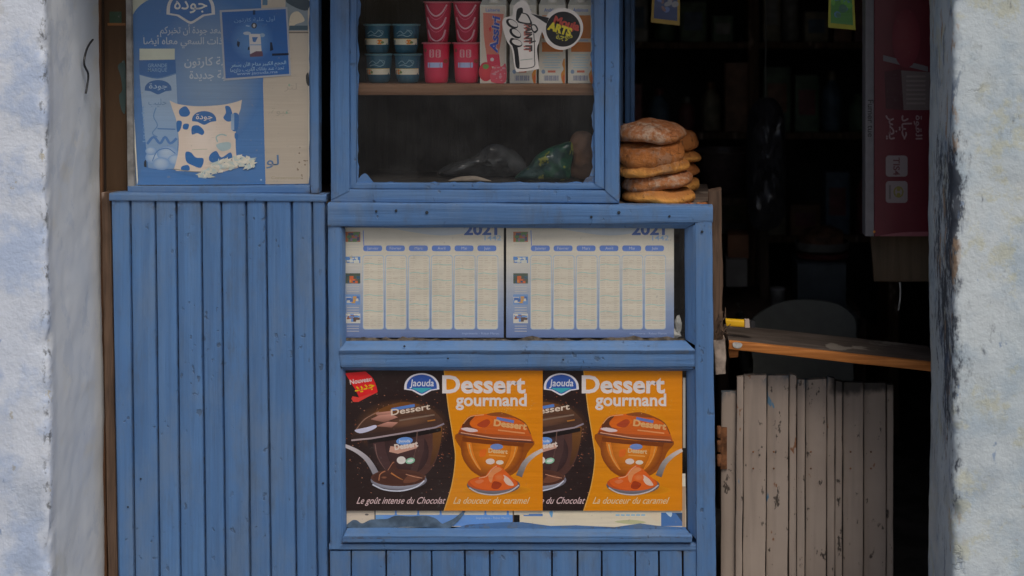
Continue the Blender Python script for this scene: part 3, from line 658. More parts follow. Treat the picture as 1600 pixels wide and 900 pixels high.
    p.poly([(718, 672), (760, 678), (829, 682), (833.5, 690), (800, 691), (740, 683), (717, 679)], (124, 56, 18), c2=(150, 72, 30), ax=0); p.line(smoothline([(724, 662), (735, 651), (756, 648)], 4), 1.2, (240, 176, 120)); p.line(smoothline([(804, 652), (820, 661), (829, 678)], 4), 1.6, (110, 56, 24)); p.poly([(722, 683), (760, 687), (820, 692), (818, 698), (760, 694), (724, 690)], (104, 48, 10)); p.line(smoothline([(733, 694), (738, 714), (750, 734)], 4), 2, (246, 190, 110), w2=.4); p.line(smoothline([(806, 698), (802, 714), (794, 728)], 4), 1.6, (238, 170, 90), w2=.3)
    p.poly(closed([(720, 670), (734, 675), (746, 674), (744, 671), (730, 668)], 3), (206, 184, 182)); p.line([(716, 677), (740, 682), (800, 689), (833, 691)], 2.4, (96, 58, 46), c2=(70, 40, 34)); p.line([(720, 676), (770, 684), (830, 688)], 1.4, (202, 150, 122))
    p.line([(776, 653.5), (803, 659)], 4.4, (84, 104, 160)); p.text('Dessert', 771, 665, 14, (234, 178, 116), w=52, bold=.045, rot=7); p.line([(778, 672), (820, 677)], 2.2, (226, 148, 92))
    p.ell(776, 698, 10, 4.5, (96, 118, 168)); p.text('Dessert', 763, 707, 10, (240, 196, 140), w=30, bold=.04, rot=4); p.line([(764, 711), (790, 713)], 2, (230, 160, 80)); p.ell(766, 721, 7, 4.5, (214, 196, 186)); p.ell(781, 722.5, 6, 3.4, (216, 204, 186)); p.poly(closed([(750, 704), (760, 702), (758, 712), (750, 714)], 3), (196, 92, 20))
    # spoon of caramel
    p.ell(776, 766, 54, 9, (158, 92, 6), (214, 136, 5)); p.line(smoothline([(848, 703), (834, 711), (820, 724), (811, 744)], 5), 5, (188, 176, 168), w2=10, c2=(86, 82, 84))
    p.ell(771, 758, 41.5, 14.5, (120, 112, 116), (80, 74, 80)); p.ell(770, 755, 39.5, 12, (150, 58, 14), (168, 70, 20))
    p.poly(closed([(734, 752), (745, 747), (757, 745), (766, 733), (776, 726), (782, 729), (796, 742), (808, 757), (790, 765), (770, 766), (745, 762)], 4), (188, 82, 24))
    p.poly(closed([(764, 740), (776, 730), (784, 734), (772, 742), (768, 754), (764, 750)], 4), (226, 142, 86)); p.poly(closed([(786, 742), (796, 748), (803, 758), (794, 758), (788, 752)], 4), (240, 206, 186)); p.poly(closed([(742, 752), (752, 749), (756, 752), (748, 756)], 3), (222, 120, 70)); p.poly(closed([(772, 752), (784, 756), (778, 764), (768, 762)], 4), (140, 48, 14)); p.line(smoothline([(748, 747), (760, 744), (768, 734), (776, 728)], 4), 1.3, (246, 184, 140)); p.ell(780, 746, 8, 6, (214, 116, 60), (188, 82, 24)); p.line(smoothline([(733, 762), (748, 770), (772, 773), (796, 768), (811, 758)], 5), 2, (168, 160, 160))
    for a in range(60):
        x, y = 732+rr.random()*100, 638+rr.gauss(0, 5)
        if y < 648: p.ell(x, y, .7, .6, (236, 180, 90), n=6)
    # lettering
    for o, c in ((0, (238, 228, 226)),):
        p.text('Dessert', 691+o, 613.5+o, 38, c, w=130, bold=.030); p.text('gourmand', 712+o, 634+o, 27, c, w=111, bold=.026)
    p.text('Le goût intense du Chocolat', 557, 787, 15, (222, 190, 190), w=137, bold=.002, shear=.42); p.text('La douceur du caramel', 708, 787, 15, (240, 216, 170), w=116, bold=.002, shear=.42)
    p.done(t, PRINT_CLEAN); return t
dessert(0, .0085, 'glossy chocolate and caramel dessert poster, the whole one on the left')
dessert(218, .0105, 'dessert poster on the right, its chocolate half covered by the poster beside it')

def calendar(dx, x0, x1, Y, label):
    t = thing('wall_calendar', label, 'calendar', P((x0+x1)/2, 527, Y), 'calendars behind the counter glass')
    sheet('sheet', R4(x0, 336, x1, 527.5), Y, PAPER, t, .0005)
    p = Print(lambda x, y, l: P(x+dx, y, Y-l), .47, .00003); a, b = x0-dx, x1-dx
    p.rect(a, 336, b, 398, (178, 172, 158)); p.rect(a, 398, b, 480, (178, 172, 158), (112, 126, 150)); p.rect(a, 480, b, 527.5, (112, 126, 150), (82, 100, 140))
    for i, y0, y1 in ((0, 362, 378), (1, 401, 411), (2, 427, 443), (3, 460, 476), (4, 490, 505)):
        rr = random.Random(i+3); pal = [[(70, 70, 90), (150, 90, 60), (80, 110, 70), (110, 90, 120)], [(200, 170, 70), (70, 110, 160), (190, 190, 180), (90, 140, 110)], [(170, 80, 40), (60, 70, 60), (200, 130, 60), (40, 70, 90)], [(200, 150, 80), (90, 120, 160), (210, 205, 195), (60, 90, 140)], [(120, 70, 50), (200, 195, 185), (80, 60, 50), (90, 130, 180)]][i]
        p.rect(540, y0, 563, y1, pal[1])
        for k in range(16):
            x, y = 540+rr.random()*18, y0+rr.random()*(y1-y0-4); p.rect(x, y, min(563, x+3+rr.random()*6), min(y1, y+2+rr.random()*5), rr.choice(pal))
        for k in range(3): p.rect(542, y1+4+k*4, 561, y1+5+k*4, (160, 156, 150))
    MON = ('Janvier', 'Février', 'Mars', 'Avril', 'Mai', 'Juin')
    for i, cx in enumerate((567.5, 603, 639, 674.7, 710.3, 746)):
        w_ = 31.6
        p.rrect(cx, 383.5, cx+w_-2, 392.5, 3.5, (74, 102, 160)); p.text(MON[i], cx+15, 390, 6.5, (190, 198, 214), al='c')
        p.rrect(cx-.8, 398.6, cx+w_+.8, 515, 4, (130, 148, 168)); p.rrect(cx, 399.5, cx+w_, 514.2, 4, (182, 175, 160))
        rr = random.Random(i*9+2)
        for k in range(31):
            y = 403+k*3.5
            for xx, l in ((cx+2, 6+rr.random()*2), (cx+w_-9, 5+rr.random()*3)): p.rect(xx, y, xx+l, y+1.3, (160, 151, 137))
            if rr.random() < .5: p.rect(cx+11, y, cx+13+rr.random()*8, y+1.2, (160, 150, 136))
        for k in range(4):
            y = 412+(i*7) % 20+k*24.5; p.line(smoothline([(cx+1, y+1), (cx+10, y-.6), (cx+20, y+1), (cx+w_-1, y+.4)], 3), 1.1, (132, 158, 152))
    p.line([(567.5, 360), (568.5, 384)], 1.3, (84, 108, 164)); p.poly(smoothline([(600, 354), (640, 362), (690, 368), (740, 362), (786, 350)], 5)+[(786, 345), (600, 345)], (150, 156, 160))
    p.text('2021', 725, 366.5, 23, (58, 82, 134), w=52, bold=.035); p.text('1442', 757, 375.5, 11, (130, 160, 190), w=26, bold=.01); p.text('Imprimerie - Rabat Maroc', 722, 522.5, 4.5, (150, 165, 195), w=58)
    p.done(t, PRINT); return t
calendar(0, 539, 787, .0215, 'year planner sheet behind glass on the left, edge against the frame')
calendar(262, 791, 1053, .0225, 'year planner sheet behind glass on the right, beside a dark gap')
strip = thing('cloth_rag', 'crumpled white rag in the corner of the upper counter window', 'rag', P(1050, 531, .03))
def blobmesh(name, c, r, mat, parent, seed, amp=.5, n=3, fr=2.2):
    bm = bmesh.new(); bmesh.ops.create_icosphere(bm, subdivisions=n, radius=1)
    V = []
    for v in bm.verts:
        q = v.co.normalized(); k = 1+amp*noise.noise(q*fr+Vector((seed, seed*2, 0)))+amp*.5*noise.noise(q*fr*2.6+Vector((seed, 0, 3)))
        V.append(Vector(c)+Vector((q.x*r[0], q.y*r[1], q.z*r[2]))*k)
    F = [[v.index for v in f.verts] for f in bm.faces]; bm.free(); return mk(name, V, F, mat, parent, 60)
RAG = plain('white_rag', (.42, .41, .38), .9, .1, .3, 60, .003)
blobmesh('fold', P(1050, 522, .032), (.021, .006, .012), RAG, strip, 2, .6); blobmesh('fold', P(1060, 508, .033), (.009, .006, .022), RAG, strip, 6, .5)

# torn remains of older sheets below the dessert posters
r1 = thing('paper_remnant', 'blue strip of an old calendar sticking out below the left dessert poster', 'paper', P(670, 823, .014))
sheet('sheet', [(541, 740), (803, 740), (803, 822), (700, 823), (600, 825), (542, 823)], .0142, PAPER, r1)
p = Print(flat(.0142), .58); p.rect(541, 795, 803, 822, (84, 128, 186)); p.rect(541, 795, 585, 822, (178, 164, 146))
for i in range(7): p.rrect(585+i*35, 788, 617+i*35, 804.5, 2, (196, 186, 166))
p.text('Imprimerie - Rabat Maroc', 744, 811, 5, (170, 190, 215), w=52); p.ell(573, 804, 3, 1.4, (90, 84, 80)); p.poly(closed([(586, 806), (596, 805), (600, 812), (590, 816)], 3), (90, 132, 176)); p.line([(586, 796), (586, 818)], 2, (80, 78, 76)); p.rect(801, 795, 803, 822, (70, 56, 46))
p.done(r1)
r2 = thing('paper_remnant', 'cream torn sheet sticking out below the right dessert poster', 'paper', P(940, 825, .014))
sheet('sheet', [(812, 740), (1071, 740), (1072, 826), (1000, 823), (900, 822), (813, 823)], .0144, PAPER, r2)
p = Print(flat(.0144), .58); p.rect(812, 795, 1072, 826, (196, 184, 160)); p.rect(818, 803, 848, 806.5, (74, 110, 160)); p.poly(closed([(852, 797), (866, 797), (866, 816), (858, 818), (850, 808)], 3), (206, 194, 172)); p.poly(closed([(858, 800), (864, 799), (862, 809)], 3), (92, 136, 170))
for i in range(6): p.rect(962+i*8, 803.5, 968+i*8, 806, (120, 156, 176))
p.poly(closed([(960, 815), (985, 812), (1010, 816), (985, 819)], 3), (160, 158, 120)); p.rect(1033, 801, 1066, 822, (60, 96, 144)); p.poly(closed([(1040, 800), (1050, 800), (1048, 808)], 3), (170, 186, 196)); p.poly([(1056, 802), (1066, 802), (1066, 816)], (40, 60, 84)); p.poly(closed([(1014, 799), (1030, 798), (1030, 814), (1022, 812)], 3), (206, 190, 164)); p.rect(1066, 760, 1071, 826, (150, 128, 106)); p.rect(1067, 590, 1071, 700, (150, 146, 138))
p.done(r2)
SM = plain('grey_blue_paint_skin', (.10, .15, .21), .7, .3, .4, 25)
sheet('paint_smear', closed([(544, 824), (549, 814), (557, 813), (566, 818), (580, 812), (604, 811), (618, 806), (640, 807), (664, 806), (680, 810), (690, 818), (702, 820), (700, 825), (640, 823), (600, 825)], 4), .0122, SM, ct, .0012)
sheet('paint_smear', closed([(690, 820), (708, 811), (722, 800), (727, 799), (718, 812), (704, 823)], 4), .0120, SM, ct, .0012)
sheet('paint_smear', [(700, 828), (730, 820), (790, 816), (816, 816), (860, 822), (900, 821), (960, 824), (1000, 818), (1030, 822), (1072, 824), (1072, 832), (700, 832)], .0124, BH, ct, .0012)

# ------------------------------------------------------------------ the milk poster and the papers round it
cp = thing('pale_paper', 'cream paper with faint writing pasted right of the blue milk poster', 'paper', P(445, 289, .034))
edge = [(483+R.random()*1.6-.8, y) for y in range(-90, 288, 14)]
sheet('sheet', [(380, -95)]+[(483, -95)]+edge+[(482, 287), (400, 288)], .0352, PAPER, cp)
p = Print(flat(.0352), .80); p.poly([(380, -95), (482, -95), (482, 287), (400, 288)], (184, 173, 156), c2=(176, 164, 147)); p.rect(446, -30, 481, 48, (128, 138, 142)); p.poly(closed([(446, 0), (480, -4), (481, 16), (462, 12)], 3), (62, 74, 82)); p.poly(closed([(454, 24), (466, 18), (476, 32), (462, 38), (452, 46)], 4), (196, 184, 160)); p.rect(452, 40, 481, 47, (70, 90, 100)); p.rect(410, -20, 418, 8, (84, 116, 140)); p.rect(448, 49.5, 482, 52, (120, 110, 98))
p.text('لو', 416, 258, 22, (84, 114, 150), w=20, arabic=True, bold=.01); p.text('Conservation', 424, 280, 7, (160, 148, 120), w=46); p.text('عبوة', 424, 178, 14, (160, 152, 136), w=30, arabic=True); p.text('لتر', 444, 140, 14, (164, 152, 138), w=20, arabic=True); p.ell(452, 133, 1.6, 2, (140, 160, 140)); p.ell(448, 176, 1.4, 2, (130, 160, 140)); p.poly(closed([(478, 118), (482, 114), (483, 134), (479, 130)], 3), (60, 60, 60))
for i in range(12): p.ell(464+R.random()*18, 230+R.random()*55, .6+R.random(), .5+R.random(), (120, 104, 88), n=7)
p.done(cp)
mp = thing('milk_poster', 'blue poster with a spotted milk pouch and white arabic lettering', 'poster', P(310, 290, .034))
OUT = [(206, -95), (406, -95), (411, 130), (415, 288), (214, 290), (207, 170), (203, 60), (202, 30)]
sheet('sheet', OUT, .0345, PAPER, mp)
p = Print(flat(.0345), .78); p.poly([(206, -95), (406, -95), (411, 130), (415, 288), (216, 289), (209, 170), (204.5, 60), (203, 30)], (66, 108, 158), c2=(72, 115, 166)); p.ell(330, 112, 82, 120, (116, 140, 166), (69, 111, 162), rings=8, n=36)
p.poly([(203, 32)]+smoothline([(204, 30), (212, 16), (222, 6), (236, -2), (260, -10)], 4)+[(260, -40), (203, -40)], (176, 178, 160))
jlogo(p, 298, 9, 76, 54, (196, 194, 190), (60, 104, 158), 'جودة', (206, 204, 196), True, ts=.55)
W = (172, 180, 188)
p.text('يسعد جودة أن تخبركم', 354, 52, 15, W, w=104, al='r', arabic=True, bold=.012); p.text('وذات السعي معاه أيضا', 354, 69, 15, W, w=130, al='r', arabic=True, bold=.012); p.text('علبة كارتون', 366, 102, 18, W, w=78, al='r', arabic=True, bold=.014); p.text('علبة جديدة', 366, 123, 18, W, w=70, al='r', arabic=True, bold=.014)
# carton on the poster
p.rect(218, 76, 273, 94, (186, 190, 172)); p.poly([(217, 94), (274, 93), (275, 114)]+smoothline([(275, 114), (246, 121), (218, 116)], 5), (50, 96, 150)); p.text('GRANDE', 246, 105, 8, (120, 150, 180), w=30, al='c', bold=.02); p.text('MARQUE', 246, 112, 8, (110, 142, 176), w=30, al='c', bold=.02)
p.poly([(218, 117)]+smoothline([(218, 117), (246, 123), (275, 116)], 4)+[(279, 200), (276, 264), (232, 264), (224, 190)], (146, 166, 186), c2=(120, 150, 184)); jlogo(p, 247, 136, 42, 22, None, (54, 96, 146), 'جودة', (150, 170, 190), True, ts=.6); p.text('حليب', 246, 164, 14, (96, 126, 160), w=28, al='c', arabic=True)
p.line(smoothline([(244, 168), (240, 182), (246, 196), (238, 208), (246, 214)], 4), 1.6, (92, 128, 170)); p.line([(246, 201), (274, 202)], 2, (84, 122, 168)); p.line(smoothline([(230, 225), (240, 214), (250, 224), (258, 214), (266, 224), (276, 216)], 4), 4, (80, 120, 172))
for x, y, r in ((242, 246, 15), (262, 240, 17), (236, 236, 9), (274, 250, 12), (252, 256, 14)): p.ell(x, y, r, r*.72, (164, 182, 200), (112, 146, 188), n=18, off=(-2, -3))
p.line(smoothline([(238, 252), (246, 236), (262, 232), (274, 240)], 4), 1.5, (84, 122, 172)); p.poly(closed([(225, 254), (228, 250), (229, 262), (226, 264)], 3), (30, 40, 52)); p.text('Jaouda', 227, 225, 6, (110, 146, 186), rot=-92, w=60)
# spotted pouch
pouch = smoothline([(265, 157), (280, 163), (310, 166), (345, 164), (366, 160), (378, 156)], 4)+smoothline([(376, 170), (370, 190), (368, 215), (369, 240), (372, 262)], 4)+[(350, 268), (300, 268), (276, 267)]+smoothline([(272, 264), (278, 240), (279, 215), (276, 190), (270, 172)], 4)
p.poly(pouch, (206, 190, 174)); p.ell(318, 218, 30, 34, (214, 200, 186), (206, 190, 174))
SP = (54, 104, 160)
for q in ([(280, 172), (290, 166), (297, 176), (292, 182), (282, 181)], [(352, 166), (360, 168), (364, 186), (356, 190), (349, 184), (353, 176)], [(364, 178), (373, 180), (371, 203), (362, 202)], [(276, 190), (284, 190), (282, 202), (277, 206)], [(287, 194), (295, 194), (293, 202), (286, 201)], [(300, 198), (310, 196), (319, 205), (316, 211), (308, 208), (300, 210)], [(290, 238), (298, 238), (306, 246), (318, 248), (314, 262), (300, 258), (291, 252)], [(328, 242), (338, 236), (346, 246), (360, 238), (362, 250), (344, 256), (328, 252)], [(284, 260), (294, 258), (296, 266), (284, 266)], [(367, 208), (372, 210), (371, 218), (367, 216)]): p.poly(closed(q, 4), SP)
p.rect(361, 178, 366, 203, (120, 150, 182), (150, 170, 190)); jlogo(p, 319, 184, 38, 21, None, (58, 102, 154), 'جودة', (206, 196, 186), True, ts=.62)
p.line(smoothline([(340, 222), (338, 214), (346, 210), (354, 212)], 4), 2, (150, 174, 172)); p.poly(closed([(338, 226), (358, 222), (360, 232), (346, 236)], 4), (160, 180, 182)); p.line([(300, 234), (324, 233)], 1, (180, 176, 156)); p.line(smoothline([(270, 264), (300, 268), (330, 269)], 4), 1.4, (130, 130, 124))
# splash of cream leaves
rr = random.Random(8)
for i in range(110):
    t_ = i/109; x = 312+t_*84; y = 274-14*sin(t_*2.2)+rr.gauss(0, 4.5)-10*t_; a = rr.random()*6.28; l = 6+rr.random()*6; p.poly([(x+l*cos(a), y+l*.6*sin(a)), (x+2.6*cos(a+1.6), y+2.6*sin(a+1.6)), (x-l*.4*cos(a), y-l*.4*sin(a)), (x-2.6*cos(a+1.6), y-2.6*sin(a+1.6))], rr.choice([(202, 198, 180), (190, 192, 178), (212, 206, 190), (176, 190, 186)]))
p.rect(219, 284, 240, 285.4, (120, 154, 190)); p.ell(408, 281, 1.4, 1.2, (150, 176, 200), n=8); p.poly([(214, 289), (222, 260), (300, 276), (360, 284), (414, 286), (414, 288)], (70, 116, 170)); p.done(mp)
sp = thing('square_leaflet', 'small square blue leaflet with white border pasted over the milk poster', 'leaflet', P(400, 124, .033))
q = [(343, 16), (449, 11), (455, 118), (350, 126)]
sheet('sheet', q, .0335, PAPER, sp)
p = Print(flat(.0335), .80); p.poly(q, (158, 162, 170)); p.poly([(346.5, 19), (446.5, 14), (452, 115.5), (352.5, 122.5)], (50, 96, 156)); p.ell(394, 62, 34, 34, (88, 132, 180), (51, 97, 157), rings=6)
p.poly([(389, 53), (407, 53), (409, 86), (391, 88)], (196, 192, 188)); p.poly([(394, 58), (403, 58), (399, 66), (395, 65)], (70, 108, 160)); p.line([(391, 70), (408, 70)], 1.4, (120, 150, 186)); p.poly([(390, 85), (400, 80), (410, 80), (411, 88), (391, 89)], (96, 70, 84)); p.ell(386, 52, 6, 2.6, (170, 180, 190)); p.ell(410, 55, 4, 3, (140, 164, 186)); p.ell(397, 40, 4.4, 4.6, (60, 66, 76)); p.ell(397, 40, 2, 3, (170, 170, 170)); p.line([(384, 40), (390, 41)], 2, (140, 166, 192)); p.line([(409, 41), (417, 38)], 3, (70, 108, 160))
for q_ in ([(371, 64), (375, 66), (374, 72), (372, 74), (370, 70)], [(422, 66), (425, 66), (427, 78), (422, 80)], [(388, 73), (390, 73), (390, 78), (387, 78)]): p.poly(q_, (26, 38, 58))
p.line([(425, 85.5), (451, 84.5)], 3.6, (22, 34, 58)); p.rect(395, 16, 399, 23, (34, 56, 88)); p.text('أول علبة كارتون', 430, 32, 8, (120, 154, 190), w=64, al='r', arabic=True, rot=-2); p.text('الحجم الكبير متاح الآن بسعر', 447, 100, 7.5, (160, 192, 208), w=86, al='r', arabic=True, rot=-3); p.text('تجده عند بقالك القريب دائما', 444, 108, 7.5, (156, 184, 204), w=84, al='r', arabic=True, rot=-3); p.text('www.jaouda.ma', 370, 117.5, 6.5, (150, 174, 200), w=64, rot=-3)
p.done(sp)

# ------------------------------------------------------------------ goods in the display cabinet
def cyl(cx, Yc, rf):
    def mp(px, py, l):
        p = P(px, py, Yc-.03); r = rf(p.z)+l+.0003; u = max(-.98*r, min(.98*r, p.x-cx)); return Vector((cx+u, Yc-sqrt(r*r-u*u), p.z))
    return mp
def interp(prof, z):
    for (r0, a), (r1, b) in zip(prof, prof[1:]):
        if a <= z <= b: return r0+(r1-r0)*(z-a)/max(b-a, 1e-6)
    return prof[0][0] if z < prof[0][1] else prof[-1][0]
TEAL = plain('teal_jar', C(32, 74, 92), .22, .5, .2, 12); TEALLID = plain('pale_teal_lid', C(70, 108, 116), .4, .5, .15, 12)
PINK = plain('pink_cup', C(196, 44, 74), .35, .5, .12, 12); PINKLID = plain('pink_lid', C(176, 96, 104), .35, .5, .1, 12); PINK2 = plain('dark_pink_cup', C(160, 36, 62), .35, .5, .12, 12)
LASTZ = {}
def ctext(p, *a, **k): p.text(*a, **k)
def jar(px, Yc, zb, label, flip):
    cx = P(px, 0, Yc-.03).x; t = thing('yogurt_jar', label, 'jar', (cx, Yc, zb), 'teal yogurt jars in the cabinet')
    prof = [(.022, 0), (.0275, .004), (.030, .015), (.0325, .045), (.0338, .066), (.0335, .070)]
    lathe('jar_body', prof, (cx, Yc, zb), TEAL, t); lathe('lid', [(.0325, 0), (.0362, .0008), (.0366, .003), (.0360, .0045), (.030, .0052), (.0001, .0052)], (cx, Yc, zb+.0702), TEALLID, t)
    rf = lambda z: interp(prof, z-zb); k = .0016*(D+Yc-.03)/D
    pyb = VY+(ZC-zb)/k; yy = lambda f: pyb-f/k
    p = Print(cyl(cx, Yc, rf), .5, .00005); n = 10; x0 = px-18; x1 = px+18
    for i in range(n): p.rect(x0+(x1-x0)*i/n, yy(.0365), x0+(x1-x0)*(i+1)/n, yy(.022), (186, 180, 160))
    for i in range(n): p.rect(x0+(x1-x0)*i/n, yy(.0375), x0+(x1-x0)*(i+1)/n, yy(.0365), (176, 150, 40))
    fx = px+(-12 if flip else 7); p.ell(fx, yy(.029), 4.6, 4, (206, 120, 30), n=10); p.ell(fx+4, yy(.028), 2.4, 2, (90, 110, 60), n=8); p.rect(fx+8 if flip else px-14, yy(.032), (fx+22) if flip else px-2, yy(.030), (130, 130, 124)); p.rect(fx+9 if flip else px-13, yy(.028), (fx+20) if flip else px-3, yy(.0265), (140, 140, 130))
    p.line(smoothline([(px-12, yy(.050)), (px-6, yy(.057)), (px, yy(.050)), (px+6, yy(.058)), (px+11, yy(.050))], 5), 1.1, (92, 122, 130)); p.line(smoothline([(px-11, yy(.044)), (px-3, yy(.047)), (px+5, yy(.043)), (px+10, yy(.047))], 5), 1.2, (100, 126, 134)); p.line(smoothline([(px+4, yy(.06)), (px+12, yy(.056)), (px+10, yy(.045))], 5), 1, (84, 112, 120))
    p.done(t, PRINT_GLOSS)
zj = zs_+.0004
jar(588.5, .105, zj, 'teal yogurt jar standing on the shelf at the far left', True); jar(634, .100, zj, 'teal yogurt jar on the shelf beside the pink cups', True)
jar(586, .108, zj+.0762, 'teal yogurt jar stacked on top at the far left', False); jar(631.5, .103, zj+.0762, 'teal yogurt jar stacked on top beside the pink cups', False)
def cup(px, Yc, zb, label, kind):
    cx = P(px, 0, Yc-.03).x; t = thing('dessert_cup', label, 'cup', (cx, Yc, zb), 'pink cups in the cabinet')
    H = .100; prof = [(.0255, 0), (.029, .003), (.0305, .02), (.0325, .075), (.0335, H-.003), (.0335, H)] if kind == 0 else [(.0235, 0), (.026, .003), (.0275, .02), (.0325, .075), (.0345, H-.003), (.0345, H)]
    lathe('cup_body', prof, (cx, Yc, zb), PINK if kind == 0 else PINK2, t); lathe('lid', [(.0335, 0), (.0375, .0006), (.0378, .0024), (.0372, .0036), (.034, .0042), (.0001, .0042)], (cx, Yc, zb+H+.0002), PINKLID, t)
    rf = lambda z: interp(prof, z-zb); k = .0016*(D+Yc-.03)/D; pyb = VY+(ZC-zb)/k; yy = lambda f: pyb-f/k
    p = Print(cyl(cx, Yc, rf), .5, .00005)
    if kind == 0:
        for a in (-8, 2):
            p.rrect(px+a, yy(.086), px+a+7.5, yy(.066), 2, (206, 150, 152)); p.rect(px+a+1.5, yy(.082), px+a+6, yy(.078), (180, 90, 110)); p.rect(px+a+1.5, yy(.074), px+a+6, yy(.071), (180, 90, 110))
        for i in range(4): p.rect(px-11+i*5.75, yy(.053), px-5.25+i*5.75, yy(.040), (150, 160, 190))
        p.rect(px-8, yy(.049), px+8, yy(.044), (90, 110, 160)); p.ell(px+16, yy(.056), 3, 3.4, (120, 60, 44), n=8); p.ell(px-15, yy(.084), 2.4, 3, (104, 70, 50), n=8)
    else:
        for f in (.094, .062, .030):
            for d, c, ww in ((0, (206, 160, 168), 3), (.009, (176, 74, 96), 1.6)):
                p.line(smoothline([(px-16+(.094-f)*40, yy(f+.002-d)), (px-9, yy(f-.018-d)), (px, yy(f-.027-d)), (px+9, yy(f-.018-d)), (px+16-(.094-f)*40, yy(f+.002-d))], 6), ww*.75, c)
    p.done(t, PRINT_GLOSS)
cup(679, .100, zj, 'pink dessert cup standing on the shelf next to the teal jars', 0); cup(726.5, .100, zj, 'pink dessert cup standing on the shelf next to the strawberry carton', 0)
cup(681.5, .100, zj+.1046, 'dark pink cup with white waves stacked above, nearer the teal jars', 1); cup(727, .100, zj+.1046, 'dark pink cup with white waves stacked above, nearer the cartons', 1)
WHITEP = plain('white_carton', C(205, 200, 186), .45, .4, .06, 12); CAPM = plain('pale_cap', C(196, 190, 180), .4, .5, .05)
def carton(px0, px1, label, kind):
    Y = .072; a, b = P(px0, 0, Y).x, P(px1, 0, Y).x; zt = P(0, 8, Y).z; d = .066
    t = thing('juice_carton', label, 'carton', ((a+b)/2, Y+d/2, zj), 'cartons in the cabinet'); zr = zt+.017
    V = [(a, Y, zj), (b, Y, zj), (b, Y+d, zj), (a, Y+d, zj), (a, Y, zt), (b, Y, zt), (b, Y+d, zt), (a, Y+d, zt), (a+.004, Y+d*.45, zr), (b-.004, Y+d*.45, zr), (b-.004, Y+d*.55, zr), (a+.004, Y+d*.55, zr)]
    F = [(0, 1, 5, 4), (1, 2, 6, 5), (2, 3, 7, 6), (3, 0, 4, 7), (4, 5, 9, 8), (6, 7, 11, 10), (5, 6, 10, 9), (7, 4, 8, 11), (8, 9, 10, 11), (3, 2, 1, 0)]
    mk('carton_body', V, F, WHITEP, t, 20); c = ((a+b)/2, Y+d*.28, zt+.006)
    lathe('cap', [(.0135, 0), (.0135, .012), (.0125, .0135), (.0001, .0135)], c, CAPM, t, 20)
    p = Print(flat(Y), .5, .00005); x = px0; W_ = px1-px0
    if kind == 0:
        p.rect(x+2, 10, px1-2, 130, (190, 176, 160)); p.poly([(x+5, 20), (px1-4, 22)]+smoothline([(px1-4, 22), (px1-7, 55), (px1-12, 85)], 4)+smoothline([(x+10, 85), (x+6, 55), (x+5, 20)], 4), (190, 108, 92)); p.text('Laiterie', x+20, 18, 7, (90, 110, 160), w=22, al='c', bold=.02)
        p.text('Assiri', x+27, 83, 17, (220, 200, 200), w=56, bold=.07, rot=-86, shear=.2); p.text('Assiri', x+27, 83, 17, (40, 70, 150), w=56, bold=.03, rot=-86, shear=.2); p.poly(closed([(x+14, 44), (x+18, 42), (x+16, 50)], 3), (190, 40, 50))
        p.poly([(x+10, 85), (px1-11, 85), (px1-9, 104), (x+12, 104)], (176, 40, 66)); p.ell(x+19, 93, 3, 3, (220, 200, 200), n=10); p.ell(x+9, 112, 11, 15, (190, 56, 62), (160, 40, 52)); p.ell(x+9, 104, 5, 4, (90, 120, 60), n=9); p.poly(closed([(x+17, 112), (x+24, 102), (x+34, 104), (px1-1, 100), (px1-1, 128), (x+20, 129), (x+16, 122)], 4), (196, 74, 90))
        for i in range(16): p.ell(x+20+R.random()*19, 105+R.random()*22, 1.2+R.random()*2, .8+R.random(), (214, 140, 148), n=7)
    else:
        p.text('Andalouss', x+W_/2, 18, 7.5, (90, 110, 160), w=W_*.6, al='c', bold=.02); p.rect(x+5, 24, px1-4, 60, (176, 104, 42)); p.rect(x+5, 66, px1-4, 81, (190, 108, 36)); p.rect(x+12, 61.5, px1-8, 64.5, (150, 160, 176))
        for i, (u, v) in enumerate(((.22, .78), (.3, .7), (.18, .84), (.14, .8), (.22, .72), (.2, .8))): p.rect(x+W_*u, 85+i*4, x+W_*v, 86.6+i*4, (150, 168, 172))
        p.ell(x+7, 112, 3, 3.4, (110, 128, 150), n=10); p.rect(x+14, 110, x+26, 113.4, (204, 110, 80))
        for i in range(11): p.rect(x+8+i*2.1, 118, x+8+i*2.1+(1.4 if i % 3 else .8), 126, (84, 92, 124))
        p.poly(closed([(px1-1, 92), (px1-5, 100), (px1-3, 108), (px1-7, 116), (px1-5, 128), (px1-1, 130)], 4), (206, 132, 34)); p.poly(closed([(px1-1, 116), (px1-5, 121), (px1-3, 129), (px1-1, 129)], 3), (200, 90, 22))
    p.done(t, PRINT_GLOSS)
carton(750, 791, 'white carton with a pink strawberry design beside the pink cups', 0)
carton(796.5, 838, 'white and orange carton behind the spray can sticker', 1); carton(842, 883.5, 'white and orange carton behind the round black sticker, second from right', 1); carton(887.5, 927, 'white and orange carton at the right end of the shelf', 1)

